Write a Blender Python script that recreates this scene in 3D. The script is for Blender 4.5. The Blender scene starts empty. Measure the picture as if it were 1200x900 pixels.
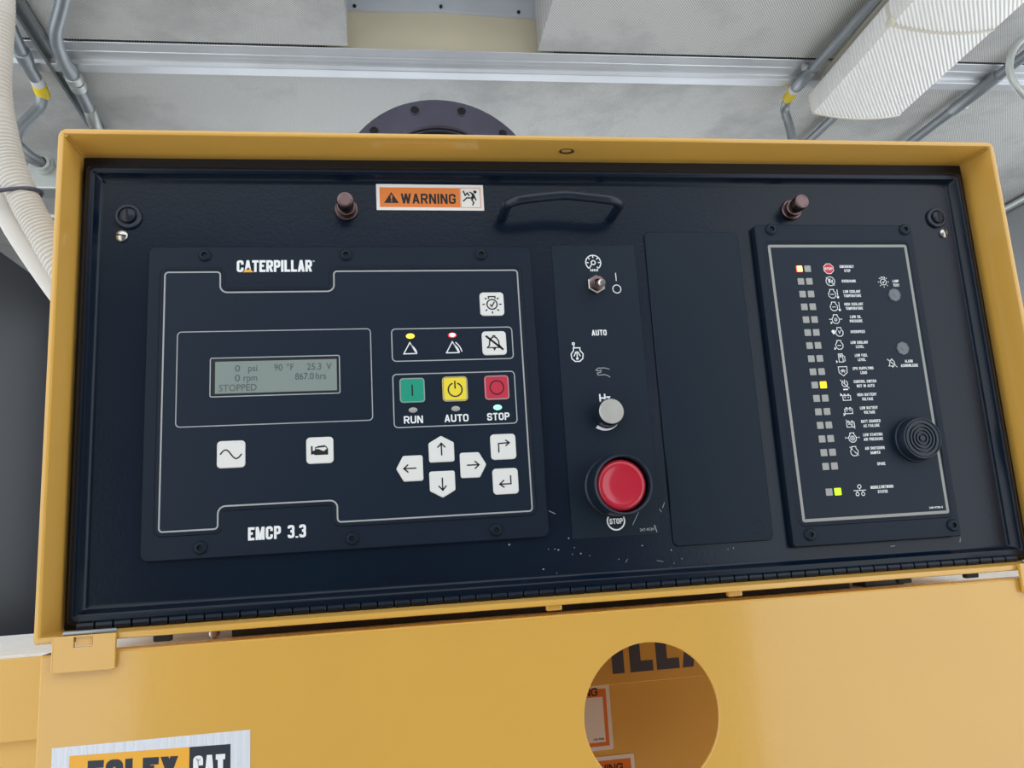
import bpy, bmesh, math, random
from mathutils import Vector, Matrix
random.seed(7)
PI = math.pi
SC = bpy.context.scene
COL = SC.collection
ZO = 1.5465            # height of the panel datum above the floor, metres; all panel measures are millimetres

# ------------------------------------------------------------------ camera
def yaw_pitch_roll(p, r, y):
    return Matrix.Rotation(y, 3, 'Z') @ Matrix.Rotation(p, 3, 'X') @ Matrix.Rotation(r, 3, 'Y')
cam_data = bpy.data.cameras.new('camera')
cam_data.sensor_width = 36.0
cam_data.lens = 901.0 / 1200.0 * 36.0
cam_data.clip_start = 0.01
cam = bpy.data.objects.new('camera', cam_data)
COL.objects.link(cam)
Rm = yaw_pitch_roll(0.18426, 0.06034, -0.16281)
camrot = Matrix((Rm.col[0], Rm.col[2], -Rm.col[1])).transposed()      # camera looks down its -Z
cam.matrix_world = Matrix.Translation((-0.0262, -0.6095, ZO - 0.0465)) @ camrot.to_4x4()
SC.camera = cam

# ------------------------------------------------------------------ light
world = bpy.data.worlds.new('sky')
SC.world = world
world.use_nodes = True
wn = world.node_tree
for n in list(wn.nodes): wn.nodes.remove(n)
wo = wn.nodes.new('ShaderNodeOutputWorld')
wb = wn.nodes.new('ShaderNodeBackground')
wb.inputs['Color'].default_value = (0.89, 0.945, 1.0, 1)
wb.inputs['Strength'].default_value = 1.85
wn.links.new(wb.outputs[0], wo.inputs[0])
SC.view_settings.view_transform = 'Standard'
SC.view_settings.look = 'None'
SC.view_settings.gamma = 1.0
SC.view_settings.use_curve_mapping = False
SC.view_settings.exposure = 0.0

# ------------------------------------------------------------------ materials
def lin(c):
    c = c / 255.0
    return c / 12.92 if c <= 0.04045 else ((c + 0.055) / 1.055) ** 2.4
def rgb(r, g, b): return (lin(r), lin(g), lin(b), 1)
MATS = {}
def mat(name, col, rough=0.5, metal=0.0, bump=None, var=None, coat=0.0, spec=0.5, emit=None, ior=None):
    """bump=(scale,strength[,stretch]); var=(scale,amount)"""
    m = bpy.data.materials.new(name); m.use_nodes = True
    nt = m.node_tree; b = nt.nodes['Principled BSDF']
    c = rgb(*col)
    b.inputs['Base Color'].default_value = c
    b.inputs['Roughness'].default_value = rough
    b.inputs['Metallic'].default_value = metal
    b.inputs['Specular IOR Level'].default_value = spec
    b.inputs['Coat Weight'].default_value = coat
    b.inputs['Coat Roughness'].default_value = 0.08
    tc = None
    if bump or var:
        tc = nt.nodes.new('ShaderNodeTexCoord')
    if var:
        nz = nt.nodes.new('ShaderNodeTexNoise'); nz.inputs['Scale'].default_value = var[0]
        nz.inputs['Detail'].default_value = 5
        nt.links.new(tc.outputs['Object'], nz.inputs['Vector'])
        rp = nt.nodes.new('ShaderNodeValToRGB')
        k = 1 - var[1]
        rp.color_ramp.elements[0].position = 0.3; rp.color_ramp.elements[1].position = 0.7
        rp.color_ramp.elements[0].color = (c[0]*k, c[1]*k, c[2]*k, 1)
        rp.color_ramp.elements[1].color = (min(1, c[0]*(1+var[1])), min(1, c[1]*(1+var[1])), min(1, c[2]*(1+var[1])), 1)
        nt.links.new(nz.outputs['Fac'], rp.inputs['Fac'])
        nt.links.new(rp.outputs['Color'], b.inputs['Base Color'])
    if bump:
        nb = nt.nodes.new('ShaderNodeTexNoise'); nb.inputs['Scale'].default_value = bump[0]
        nb.inputs['Detail'].default_value = 3
        src = tc.outputs['Object']
        if len(bump) > 2:
            mp = nt.nodes.new('ShaderNodeMapping'); mp.inputs['Scale'].default_value = bump[2]
            nt.links.new(src, mp.inputs['Vector']); src = mp.outputs['Vector']
        nt.links.new(src, nb.inputs['Vector'])
        bp = nt.nodes.new('ShaderNodeBump'); bp.inputs['Strength'].default_value = bump[1]
        bp.inputs['Distance'].default_value = 0.001
        nt.links.new(nb.outputs['Fac'], bp.inputs['Height'])
        nt.links.new(bp.outputs['Normal'], b.inputs['Normal'])
    if emit:
        b.inputs['Emission Color'].default_value = rgb(*emit[0]); b.inputs['Emission Strength'].default_value = emit[1]
    MATS[name] = m
    return m

def perforated(name, col, hole, pitch, rough, metal):
    """sheet metal with a staggered grid of fine punched holes"""
    m = mat(name, col, rough, metal)
    nt = m.node_tree; b = nt.nodes['Principled BSDF']
    tc = nt.nodes.new('ShaderNodeTexCoord')
    sp = nt.nodes.new('ShaderNodeSeparateXYZ'); nt.links.new(tc.outputs['Object'], sp.inputs[0])
    def mth(op, a, bb=None):
        n = nt.nodes.new('ShaderNodeMath'); n.operation = op
        for i, v in enumerate((a, bb)):
            if v is None: continue
            if isinstance(v, (int, float)): n.inputs[i].default_value = v
            else: nt.links.new(v, n.inputs[i])
        return n.outputs[0]
    w = 2 * PI / pitch
    u = mth('ADD', sp.outputs[0], mth('MULTIPLY', sp.outputs[1], 0.12))
    sx = mth('SINE', mth('MULTIPLY', u, w))
    sy = mth('SINE', mth('MULTIPLY', sp.outputs[1], w))
    s = mth('MULTIPLY', sx, sy)
    f = mth('MULTIPLY', mth('GREATER_THAN', s, 0.22), 0.85)
    nz = nt.nodes.new('ShaderNodeTexNoise'); nz.inputs['Scale'].default_value = 2.2; nz.inputs['Detail'].default_value = 8; nz.inputs['Roughness'].default_value = 0.65
    nt.links.new(tc.outputs['Object'], nz.inputs['Vector'])
    mix = nt.nodes.new('ShaderNodeMix'); mix.data_type = 'RGBA'
    base = nt.nodes.new('ShaderNodeMix'); base.data_type = 'RGBA'
    c = rgb(*col)
    base.inputs[6].default_value = (c[0]*.5, c[1]*.5, c[2]*.5, 1); base.inputs[7].default_value = c
    rp = nt.nodes.new('ShaderNodeValToRGB'); rp.color_ramp.elements[0].position = 0.28; rp.color_ramp.elements[1].position = 0.52
    nt.links.new(nz.outputs['Fac'], rp.inputs['Fac']); nt.links.new(rp.outputs['Color'], base.inputs[0])
    nt.links.new(f, mix.inputs[0]); nt.links.new(base.outputs[2], mix.inputs[6]); mix.inputs[7].default_value = rgb(*hole)
    nt.links.new(mix.outputs[2], b.inputs['Base Color'])
    return m

YEL = mat('yellow_paint', (214, 165, 76), 0.2, 0, bump=(120, 0.16), var=(4, 0.05), coat=0.6)
YEL_LIFT = mat('yellow_paint_lifted', (228, 182, 92), 0.4, 0, bump=(160, 0.06), var=(5, 0.05))  # same yellow as the cabinet, lightened to offset shade behind the cover
BLK = mat('black_door_paint', (7, 22, 38), 0.24, 0, spec=0.32, bump=(420, 0.08), var=(9, 0.12))
BLK2 = mat('black_module_plastic', (19, 31, 45), 0.45, 0, spec=0.22, bump=(900, 0.10))
OVR = mat('charcoal_overlay_film', (22, 34, 48), 0.42, 0, spec=0.22, bump=(1500, 0.06))
PLT = mat('dark_label_film', (24, 36, 48), 0.42, 0, spec=0.22, bump=(1500, 0.06))
BLKP = mat('black_plate', (18, 31, 44), 0.40, 0, spec=0.22, bump=(1200, 0.06))
RUB = mat('black_rubber', (24, 34, 48), 0.32, 0, spec=0.4)
DARK = mat('deep_black', (6, 7, 8), 0.7, 0)
GASK = mat('dark_gasket', (30, 25, 27), 0.6, 0)
WHT = mat('white_print', (235, 236, 236), 0.5)
SIL = mat('silver_print', (165, 168, 170), 0.45)
SIL2 = mat('grey_border_print', (150, 150, 145), 0.45)
INK = mat('black_ink', (14, 15, 18), 0.5)
BTN = mat('white_keypad', (226, 225, 220), 0.38)
BTNR = mat('key_rim_grey', (150, 150, 148), 0.4)
PBG = mat('grey_push_button', (104, 110, 116), 0.4)
GRN = mat('green_key', (32, 150, 122), 0.36)
YKEY = mat('yellow_key', (240, 216, 60), 0.36)
RKEY = mat('red_key', (196, 48, 70), 0.36)
RED = mat('red_plastic', (184, 34, 54), 0.22, 0, coat=0.4)
REDP = mat('red_print', (200, 50, 62), 0.5)
LCD = mat('lcd_glass', (132, 144, 138), 0.25)
LCDT = mat('lcd_segments', (78, 88, 86), 0.4)
LOFF = mat('unlit_status_lens', (158, 158, 154), 0.35)
LEDO = mat('unlit_led', (168, 166, 160), 0.3)
LRED = mat('lit_red_lens', (235, 30, 25), 0.4, emit=((255, 30, 20), 1.0))
HOT = mat('lit_core', (255, 225, 150), 0.4, emit=((255, 215, 120), 1.3))
HOTR = mat('lit_core_pink', (255, 220, 210), 0.4, emit=((255, 215, 200), 1.5))
LAMB = mat('lit_amber_lens', (255, 215, 20), 0.4, emit=((255, 205, 10), 1.1))
LGRN = mat('lit_green_lens', (190, 255, 20), 0.4, emit=((170, 255, 10), 0.9))
EAMB = mat('lit_amber_led', (255, 225, 80), 0.4, emit=((255, 215, 60), 0.9))
ERED = mat('lit_red_led', (235, 30, 45), 0.4, emit=((255, 30, 50), 1.2))
EGRN = mat('lit_green_led', (150, 255, 200), 0.4, emit=((140, 255, 190), 1.2))
CHR = mat('zinc_metal', (200, 196, 190), 0.28, 1.0)
BRS = mat('brown_brass', (118, 98, 98), 0.32, 1.0)
NIK = mat('brushed_nickel', (205, 202, 195), 0.42, 0.85, var=(60, 0.06))
ORG = mat('warning_orange', (226, 124, 44), 0.45)
STW = mat('sticker_white', (236, 232, 226), 0.5)
STWR = mat('wrinkled_white_vinyl', (216, 218, 224), 0.18, 0, bump=(70, 1.0, (4, 1, 0.4)))
STY = mat('dealer_yellow', (238, 172, 52), 0.4)
STK = mat('dealer_black', (40, 44, 54), 0.4)
NAVY = mat('housing_lettering', (76, 82, 98), 0.5)
PERF = perforated('perforated_ceiling_sheet', (224, 224, 221), (126, 127, 128), 0.0058, 0.45, 0.2)
PERF2 = perforated('perforated_far_sheet', (224, 224, 221), (124, 125, 126), 0.0058, 0.45, 0.2)
ALU = mat('dull_aluminium', (214, 217, 221), 0.3, 0.4, bump=(20, 0.1, (0.3, 6, 6)), var=(6, 0.08))
GALV = mat('galvanised_conduit', (150, 156, 160), 0.38, 0.6, var=(14, 0.08))
GALVL = mat('conduit_fitting_zinc', (190, 194, 190), 0.38, 0.6)
BEIGE = mat('beige_roof_skin', (218, 208, 182), 0.5, 0.1, bump=(40, 0.15, (1, 4, 4)), var=(5, 0.07))
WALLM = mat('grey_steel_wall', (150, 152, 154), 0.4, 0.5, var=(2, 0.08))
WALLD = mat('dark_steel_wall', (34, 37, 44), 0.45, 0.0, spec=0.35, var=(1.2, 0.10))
WALLF = mat('slate_blocker_wall', (104, 107, 112), 0.5, 0.2, var=(2, 0.08))
FLR = mat('concrete_floor', (216, 214, 208), 0.8, 0, var=(3, 0.1))
LENS = mat('prismatic_lens', (250, 249, 245), 0.4, 0, bump=None)
CREAM = mat('fixture_cream', (226, 220, 204), 0.45)
FLEX = mat('pale_flexible_conduit', (206, 201, 192), 0.45)
PURP = mat('dark_flange_steel', (86, 84, 99), 0.4, 0.55, var=(12, 0.15))
TAPE_Y = mat('yellow_tape', (232, 204, 40), 0.5)
TAPE_W = mat('white_tape', (222, 220, 222), 0.5)
TIE = mat('dark_cable_tie', (70, 74, 88), 0.4)
BFL = mat('pale_bay_metal', (206, 212, 220), 0.4, 0.2, var=(8, 0.06))
PLW = mat('white_dusty_plate', (232, 232, 230), 0.75, 0, bump=(180, 0.6), var=(120, 0.06))
STEEL = mat('black_rail_steel', (44, 46, 54), 0.4, 0.2)
RUST = mat('rusty_bolt', (92, 66, 58), 0.6, 0.4)
SPECK = mat('pale_scratch', (160, 168, 174), 0.6)

# ribbed prismatic lens: fine wave relief
def ribs(m, scale, strength, direction='X'):
    nt = m.node_tree; b = nt.nodes['Principled BSDF']
    tc = nt.nodes.new('ShaderNodeTexCoord'); wv = nt.nodes.new('ShaderNodeTexWave')
    wv.bands_direction = direction if direction in 'XYZ' else 'X'; wv.inputs['Scale'].default_value = scale
    if direction == 'OBLIQUE':
        wv.bands_direction = 'X'
        mp = nt.nodes.new('ShaderNodeMapping'); mp.inputs['Rotation'].default_value = (0, 0, math.radians(42))
        nt.links.new(tc.outputs['Object'], mp.inputs['Vector']); nt.links.new(mp.outputs['Vector'], wv.inputs['Vector'])
    else: nt.links.new(tc.outputs['Object'], wv.inputs['Vector'])
    bp = nt.nodes.new('ShaderNodeBump'); bp.inputs['Strength'].default_value = strength; bp.inputs['Distance'].default_value = 0.002
    nt.links.new(wv.outputs['Fac'], bp.inputs['Height']); nt.links.new(bp.outputs['Normal'], b.inputs['Normal'])
ribs(LENS, 42, 0.8, 'OBLIQUE')

# ------------------------------------------------------------------ object helpers
ORI = {}                                        # world origin (mm) of every object, for parenting
def thing(name, label, cat, at, group=None, kind=None):
    o = bpy.data.objects.new(name, None); COL.objects.link(o)
    o.empty_display_size = 0.02
    o.location = (at[0]/1000, at[1]/1000, ZO + at[2]/1000)
    o['label'] = label; o['category'] = cat
    if group: o['group'] = group
    if kind: o['kind'] = kind
    ORI[o.name] = Vector(at)
    return o
def mesh_from(bm, smooth=False):
    bmesh.ops.recalc_face_normals(bm, faces=bm.faces[:])
    me = bpy.data.meshes.new('mesh'); bm.to_mesh(me); bm.free()
    if smooth:
        for p in me.polygons: p.use_smooth = True
        me.set_sharp_from_angle(angle=math.radians(35))
    return me
def put(name, me, m, parent=None, at=None, label=None):
    """place a finished mesh (metres, local) at panel position 'at' (mm)"""
    o = bpy.data.objects.new(name, me); COL.objects.link(o)
    if m and not me.materials: me.materials.append(m)
    me.name = name
    at = Vector(at) if at is not None else Vector((0, 0, 0))
    if parent is not None:
        o.parent = parent
        d = at - ORI[parent.name]
        o.location = d / 1000
    else:
        o.location = (at.x/1000, at.y/1000, ZO + at.z/1000)
    ORI[o.name] = at
    if label: o['label'] = label
    return o
def part(name, bm, m, parent=None, smooth=False, label=None, at=None):
    """bm holds absolute panel millimetres; origin goes to 'at' or to the parent's origin"""
    if at is None: at = ORI[parent.name] if parent is not None else Vector((0, 0, 0))
    at = Vector(at)
    for v in bm.verts: v.co = (v.co - at) / 1000
    return put(name, mesh_from(bm, smooth), m, parent, at, label)
def tag(o, label, cat, group=None):
    o['label'] = label; o['category'] = cat
    if group: o['group'] = group
    return o
def struct(name, bm, m, label, smooth=False, cat=None, at=None):
    if at is None:
        c = Vector((0, 0, 0))
        for v in bm.verts: c += v.co
        at = c / max(1, len(bm.verts))
    o = part(name, bm, m, None, smooth, at=at); o['kind'] = 'structure'; o['label'] = label
    o['category'] = cat or name.split('_')[0]
    return o

# ------------------------------------------------------------------ shape helpers (panel millimetres: x right, y away, z up)
def box(bm, x0, x1, y0, y1, z0, z1, bev=0.0):
    r = bmesh.ops.create_cube(bm, size=1.0)
    vs = r['verts']
    for v in vs:
        v.co = Vector(((x0+x1)/2 + v.co.x*(x1-x0), (y0+y1)/2 + v.co.y*(y1-y0), (z0+z1)/2 + v.co.z*(z1-z0)))
    if bev:
        es = list({e for v in vs for e in v.link_edges})
        bmesh.ops.bevel(bm, geom=es, offset=bev, segments=2, affect='EDGES', profile=0.5)
    return vs
def loop(bm, pts): return [bm.verts.new(Vector(p)) for p in pts]
def bridge(bm, a, b, closed=True):
    n = len(a)
    for i in range(n if closed else n-1):
        j = (i+1) % n
        try: bm.faces.new((a[i], a[j], b[j], b[i]))
        except ValueError: pass
def cap(bm, l):
    try: return bm.faces.new(l)
    except ValueError: return None
def rpoly(pts, r, seg=5):
    """outline with every corner rounded by r (number or list)"""
    out = []; n = len(pts)
    for i in range(n):
        p = Vector(pts[i]).to_2d(); a = Vector(pts[i-1]).to_2d(); b = Vector(pts[(i+1) % n]).to_2d()
        rr = r[i] if isinstance(r, (list, tuple)) else r
        if rr <= 0: out.append((p.x, p.y)); continue
        d1 = (a-p).normalized(); d2 = (b-p).normalized()
        ang = d1.angle(d2)
        t = rr / math.tan(ang/2)
        t = min(t, 0.49*(a-p).length, 0.49*(b-p).length)
        rr2 = t * math.tan(ang/2)
        c = p + (d1+d2).normalized() * (rr2 / math.sin(ang/2))
        s = p + d1*t; e = p + d2*t
        a0 = math.atan2(s.y-c.y, s.x-c.x); a1 = math.atan2(e.y-c.y, e.x-c.x)
        da = (a1-a0+PI) % (2*PI) - PI
        for k in range(seg+1):
            an = a0 + da*k/seg
            out.append((c.x+rr2*math.cos(an), c.y+rr2*math.sin(an)))
    return out
def rect(x0, x1, z0, z1): return [(x0, z0), (x1, z0), (x1, z1), (x0, z1)]
def area2(o): return sum(o[i-1][0]*o[i][1]-o[i][0]*o[i-1][1] for i in range(len(o)))
def offset(o, d):
    """grow (d>0) or shrink an outline"""
    if area2(o) < 0: o = o[::-1]
    out = []; n = len(o)
    for i in range(n):
        a = Vector(o[i-1]); p = Vector(o[i]); b = Vector(o[(i+1) % n])
        e1 = (p-a); e2 = (b-p)
        if e1.length < 1e-6: e1 = e2
        if e2.length < 1e-6: e2 = e1
        n1 = Vector((e1.y, -e1.x)).normalized(); n2 = Vector((e2.y, -e2.x)).normalized()
        m = (n1+n2)
        m = m.normalized() if m.length > 1e-6 else n1
        k = d / max(0.4, m.dot(n1))
        out.append((p.x+m.x*k, p.y+m.y*k))
    return out
def prism(bm, o, yb, yf, bev=0.0, back=True):
    """plate of outline o from yb (back) to yf (front, nearer the viewer = smaller y)"""
    if area2(o) < 0: o = o[::-1]
    A = loop(bm, [(x, yb, z) for x, z in o])
    B = loop(bm, [(x, yf + bev, z) for x, z in o]); bridge(bm, A, B)
    if bev:
        q = offset(o, -bev); C = loop(bm, [(x, yf, z) for x, z in q]); bridge(bm, B, C); cap(bm, C)
    else: cap(bm, B)
    if back: cap(bm, A[::-1])
def ring(bm, o, d0, d1, y0, y1):
    """raised bead along outline o between offsets d0 and d1, foot at y0, crown at y1"""
    L = []
    for d, y in ((d0, y0), (d0 + (d1-d0)*.3, y1), (d0 + (d1-d0)*.7, y1), (d1, y0)):
        L.append(loop(bm, [(x, y, z) for x, z in offset(o, d)]))
    for a, b in zip(L, L[1:]): bridge(bm, a, b)
def flat(bm, o, y):
    if area2(o) < 0: o = o[::-1]
    cap(bm, loop(bm, [(x, y, z) for x, z in o]))
def circ(cx, cz, r, n=24, a0=0, a1=2*PI, close=True):
    k = n if close else n+1
    return [(cx + r*math.cos(a0+(a1-a0)*i/n), cz + r*math.sin(a0+(a1-a0)*i/n)) for i in range(k)]
def lathe(bm, prof, cx, cz, n=32):
    """prof [(r,y)] revolved around the y-axis through (cx,cz)"""
    prev = None
    for r, y in prof:
        if r < 1e-6: cur = [bm.verts.new((cx, y, cz))]
        else: cur = loop(bm, [(cx + r*math.cos(2*PI*i/n), y, cz + r*math.sin(2*PI*i/n)) for i in range(n)])
        if prev:
            if len(prev) == 1 and len(cur) > 1:
                for i in range(n): bm.faces.new((prev[0], cur[i], cur[(i+1) % n]))
            elif len(cur) == 1 and len(prev) > 1:
                for i in range(n): bm.faces.new((cur[0], prev[(i+1) % n], prev[i]))
            else: bridge(bm, prev, cur)
        prev = cur
def ribbon(bm, pts, w, y, closed=False):
    """flat printed stroke of width w along pts [(x,z)] at depth y"""
    P = [Vector(p) for p in pts]; n = len(P)
    Lq = []; Rq = []
    for i in range(n):
        a = P[i-1] if (i > 0 or closed) else P[i]
        b = P[(i+1) % n] if (i < n-1 or closed) else P[i]
        d1 = (P[i]-a); d2 = (b-P[i])
        if d1.length < 1e-9: d1 = d2
        if d2.length < 1e-9: d2 = d1
        n1 = Vector((-d1.y, d1.x)).normalized(); n2 = Vector((-d2.y, d2.x)).normalized()
        m = n1+n2; m = m.normalized() if m.length > 1e-6 else n1
        k = (w/2) / max(0.5, m.dot(n1))
        q = P[i]
        if not closed and i == 0: q = q - d2.normalized()*0
        Lq.append(bm.verts.new((q.x+m.x*k, y, q.y+m.y*k))); Rq.append(bm.verts.new((q.x-m.x*k, y, q.y-m.y*k)))
    for i in range(n if closed else n-1):
        j = (i+1) % n
        bm.faces.new((Lq[i], Lq[j], Rq[j], Rq[i]))
def icon(bm, strokes, cx, cz, s, w, y):
    """strokes: ('l',pts[,closed]) | ('c',x,z,r[,a0,a1]) | ('f',pts) filled | ('d',x,z,r) disc, in unit coordinates"""
    for k in strokes:
        if k[0] == 'l':
            ribbon(bm, [(cx+p[0]*s, cz+p[1]*s) for p in k[1]], w, y, len(k) > 2 and k[2])
        elif k[0] == 'c':
            if len(k) > 4:
                a0, a1 = math.radians(k[4]), math.radians(k[5])
                ribbon(bm, circ(cx+k[1]*s, cz+k[2]*s, k[3]*s, 14, a0, a1, False), w, y)
            else: ribbon(bm, circ(cx+k[1]*s, cz+k[2]*s, k[3]*s, 18), w, y, True)
        elif k[0] == 'f': flat(bm, [(cx+p[0]*s, cz+p[1]*s) for p in k[1]], y)
        elif k[0] == 'd': flat(bm, circ(cx+k[1]*s, cz+k[2]*s, k[3]*s, 14), y)
def fillet(pts, r, seg=6):
    out = [Vector(pts[0])]
    for i in range(1, len(pts)-1):
        p = Vector(pts[i]); a = Vector(pts[i-1]); b = Vector(pts[i+1])
        t = min(r, 0.45*(a-p).length, 0.45*(b-p).length)
        s = p + (a-p).normalized()*t; e = p + (b-p).normalized()*t
        for k in range(seg+1):
            u = k/seg; out.append(s*(1-u)**2 + p*2*u*(1-u) + e*u*u)
    out.append(Vector(pts[-1])); return out
def smoothpath(pts, n=10):
    P = [Vector(p) for p in pts]; P = [P[0]*2-P[1]] + P + [P[-1]*2-P[-2]]; out = []
    for i in range(1, len(P)-2):
        for k in range(n):
            t = k/n; a, b, c, d = P[i-1], P[i], P[i+1], P[i+2]
            out.append(0.5*((2*b)+(c-a)*t+(2*a-5*b+4*c-d)*t*t+(3*b-a-3*c+d)*t**3))
    out.append(P[-2]); return out
def tube(bm, path, r, n=12, caps=True, sx=1.0):
    """r number or function of index; sx squashes the section"""
    P = [Vector(p) for p in path]
    t = (P[1]-P[0]).normalized()
    up = Vector((0, 0, 1)) if abs(t.z) < 0.9 else Vector((1, 0, 0))
    u = t.cross(up).normalized()
    prev = None
    for i, p in enumerate(P):
        t = (P[min(i+1, len(P)-1)]-P[max(i-1, 0)]).normalized()
        u = (u - t*u.dot(t)).normalized(); v = t.cross(u)
        rr = r(i) if callable(r) else r
        cur = [bm.verts.new(p + u*rr*math.cos(2*PI*k/n) + v*rr*sx*math.sin(2*PI*k/n)) for k in range(n)]
        if prev: bridge(bm, prev, cur)
        elif caps: cap(bm, cur[::-1])
        prev = cur
    if caps: cap(bm, prev)
_glyph = {}
def text_geo(s, bold):
    if (s, bold) in _glyph: return _glyph[(s, bold)]
    cu = bpy.data.curves.new('t', 'FONT'); cu.body = s; cu.offset = bold; cu.resolution_u = 3; cu.fill_mode = 'FRONT'
    ob = bpy.data.objects.new('t', cu); COL.objects.link(ob)
    bpy.context.view_layer.update()
    dg = bpy.context.evaluated_depsgraph_get()
    me = ob.evaluated_get(dg).to_mesh()
    vs = [(v.co.x, v.co.y) for v in me.vertices]; fs = [tuple(p.vertices) for p in me.polygons]
    ob.evaluated_get(dg).to_mesh_clear()
    bpy.data.objects.remove(ob); bpy.data.curves.remove(cu)
    _glyph[(s, bold)] = (vs, fs); return vs, fs
def letters(bm, s, x0, x1, zb, capz, y, bold=0.02, slope=0.0):
    """print s between x0 and x1 with baseline zb and capital height capz"""
    H, _ = text_geo('H', bold); hz0 = min(v[1] for v in H); hz = max(v[1] for v in H) - hz0
    vs, fs = text_geo(s, bold)
    a = min(v[0] for v in vs); b = max(v[0] for v in vs)
    kx = (x1-x0)/(b-a); kz = capz/hz
    nv = [bm.verts.new((x0+(v[0]-a)*kx, y, zb+(v[1]-hz0)*kz+slope*(v[0]-a)*kx)) for v in vs]
    for f in fs:
        try: bm.faces.new([nv[i] for i in f])
        except ValueError: pass
def nb(): return bmesh.new()
RC = .34
GL = {   # condensed gothic capitals: width, strokes (points, rounded corner indices, closed)
 'A': (1.06, [([(0, 0), (.5, 1)], (), 0), ([(.5, 1), (1, 0)], (), 0), ([(.17, .26), (.83, .26)], (), 0)]),
 'B': (1, [([(0, 0), (0, 1)], (), 0), ([(0, 0), (1, 0), (1, .52), (0, .52)], (1, 2), 0), ([(0, 1), (.94, 1), (.94, .52), (0, .52)], (1, 2), 0)]),
 'C': (1, [([(1, .66), (1, 1), (0, 1), (0, 0), (1, 0), (1, .34)], (1, 2, 3, 4), 0)]),
 'D': (1, [([(0, 0), (1, 0), (1, 1), (0, 1)], (1, 2), 1)]),
 'E': (.86, [([(1, 1), (0, 1), (0, 0), (1, 0)], (), 0), ([(0, .52), (.9, .52)], (), 0)]),
 'F': (.84, [([(0, 0), (0, 1), (1, 1)], (), 0), ([(0, .5), (.88, .5)], (), 0)]),
 'G': (1, [([(1, .68), (1, 1), (0, 1), (0, 0), (1, 0), (1, .46), (.55, .46)], (1, 2, 3, 4), 0)]),
 'H': (1, [([(0, 0), (0, 1)], (), 0), ([(1, 0), (1, 1)], (), 0), ([(0, .5), (1, .5)], (), 0)]),
 'I': (.0, [([(.5, 0), (.5, 1)], (), 0)]),
 'K': (1, [([(0, 0), (0, 1)], (), 0), ([(1, 1), (.1, .38)], (), 0), ([(.4, .56), (1, 0)], (), 0)]),
 'L': (.82, [([(0, 1), (0, 0), (1, 0)], (), 0)]),
 'M': (1.4, [([(0, 0), (0, 1)], (), 0), ([(1, 0), (1, 1)], (), 0), ([(.06, 1), (.5, 0)], (), 0), ([(.5, 0), (.94, 1)], (), 0)]),
 'N': (1.02, [([(0, 0), (0, 1)], (), 0), ([(1, 0), (1, 1)], (), 0), ([(.04, 1), (.96, 0)], (), 0)]),
 'O': (1, [([(0, 0), (1, 0), (1, 1), (0, 1)], (0, 1, 2, 3), 1)]),
 'P': (.96, [([(0, 0), (0, 1)], (), 0), ([(0, 1), (1, 1), (1, .44), (0, .44)], (1, 2), 0)]),
 'R': (1, [([(0, 0), (0, 1)], (), 0), ([(0, 1), (1, 1), (1, .46), (0, .46)], (1, 2), 0), ([(.55, .46), (1, 0)], (), 0)]),
 'S': (.98, [([(1, .7), (1, 1), (0, 1), (0, .54), (1, .46), (1, 0), (0, 0), (0, .3)], (1, 2, 3, 4, 5, 6), 0)]),
 'T': (.92, [([(0, 1), (1, 1)], (), 0), ([(.5, 0), (.5, 1)], (), 0)]),
 'U': (1, [([(0, 1), (0, 0), (1, 0), (1, 1)], (1, 2), 0)]),
 'V': (1.04, [([(0, 1), (.5, 0)], (), 0), ([(.5, 0), (1, 1)], (), 0)]),
 'W': (1.6, [([(0, 1), (.25, 0)], (), 0), ([(.25, 0), (.5, 1)], (), 0), ([(.5, 1), (.75, 0)], (), 0), ([(.75, 0), (1, 1)], (), 0)]),
 'Y': (1, [([(0, 1), (.5, .42)], (), 0), ([(1, 1), (.5, .42)], (), 0), ([(.5, .46), (.5, 0)], (), 0)]),
 '3': (.95, [([(0, .8), (0, 1), (1, 1), (1, .53), (.35, .53)], (1, 2, 3), 0), ([(.35, .53), (1, .53), (1, 0), (0, 0), (0, .2)], (1, 2, 3), 0)]),
 '.': (.0, [([(.5, 0), (.5, .03)], (), 0)]), '/': (.6, [([(0, 0), (1, 1)], (), 0)]), ' ': (.45, []),
}
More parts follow.
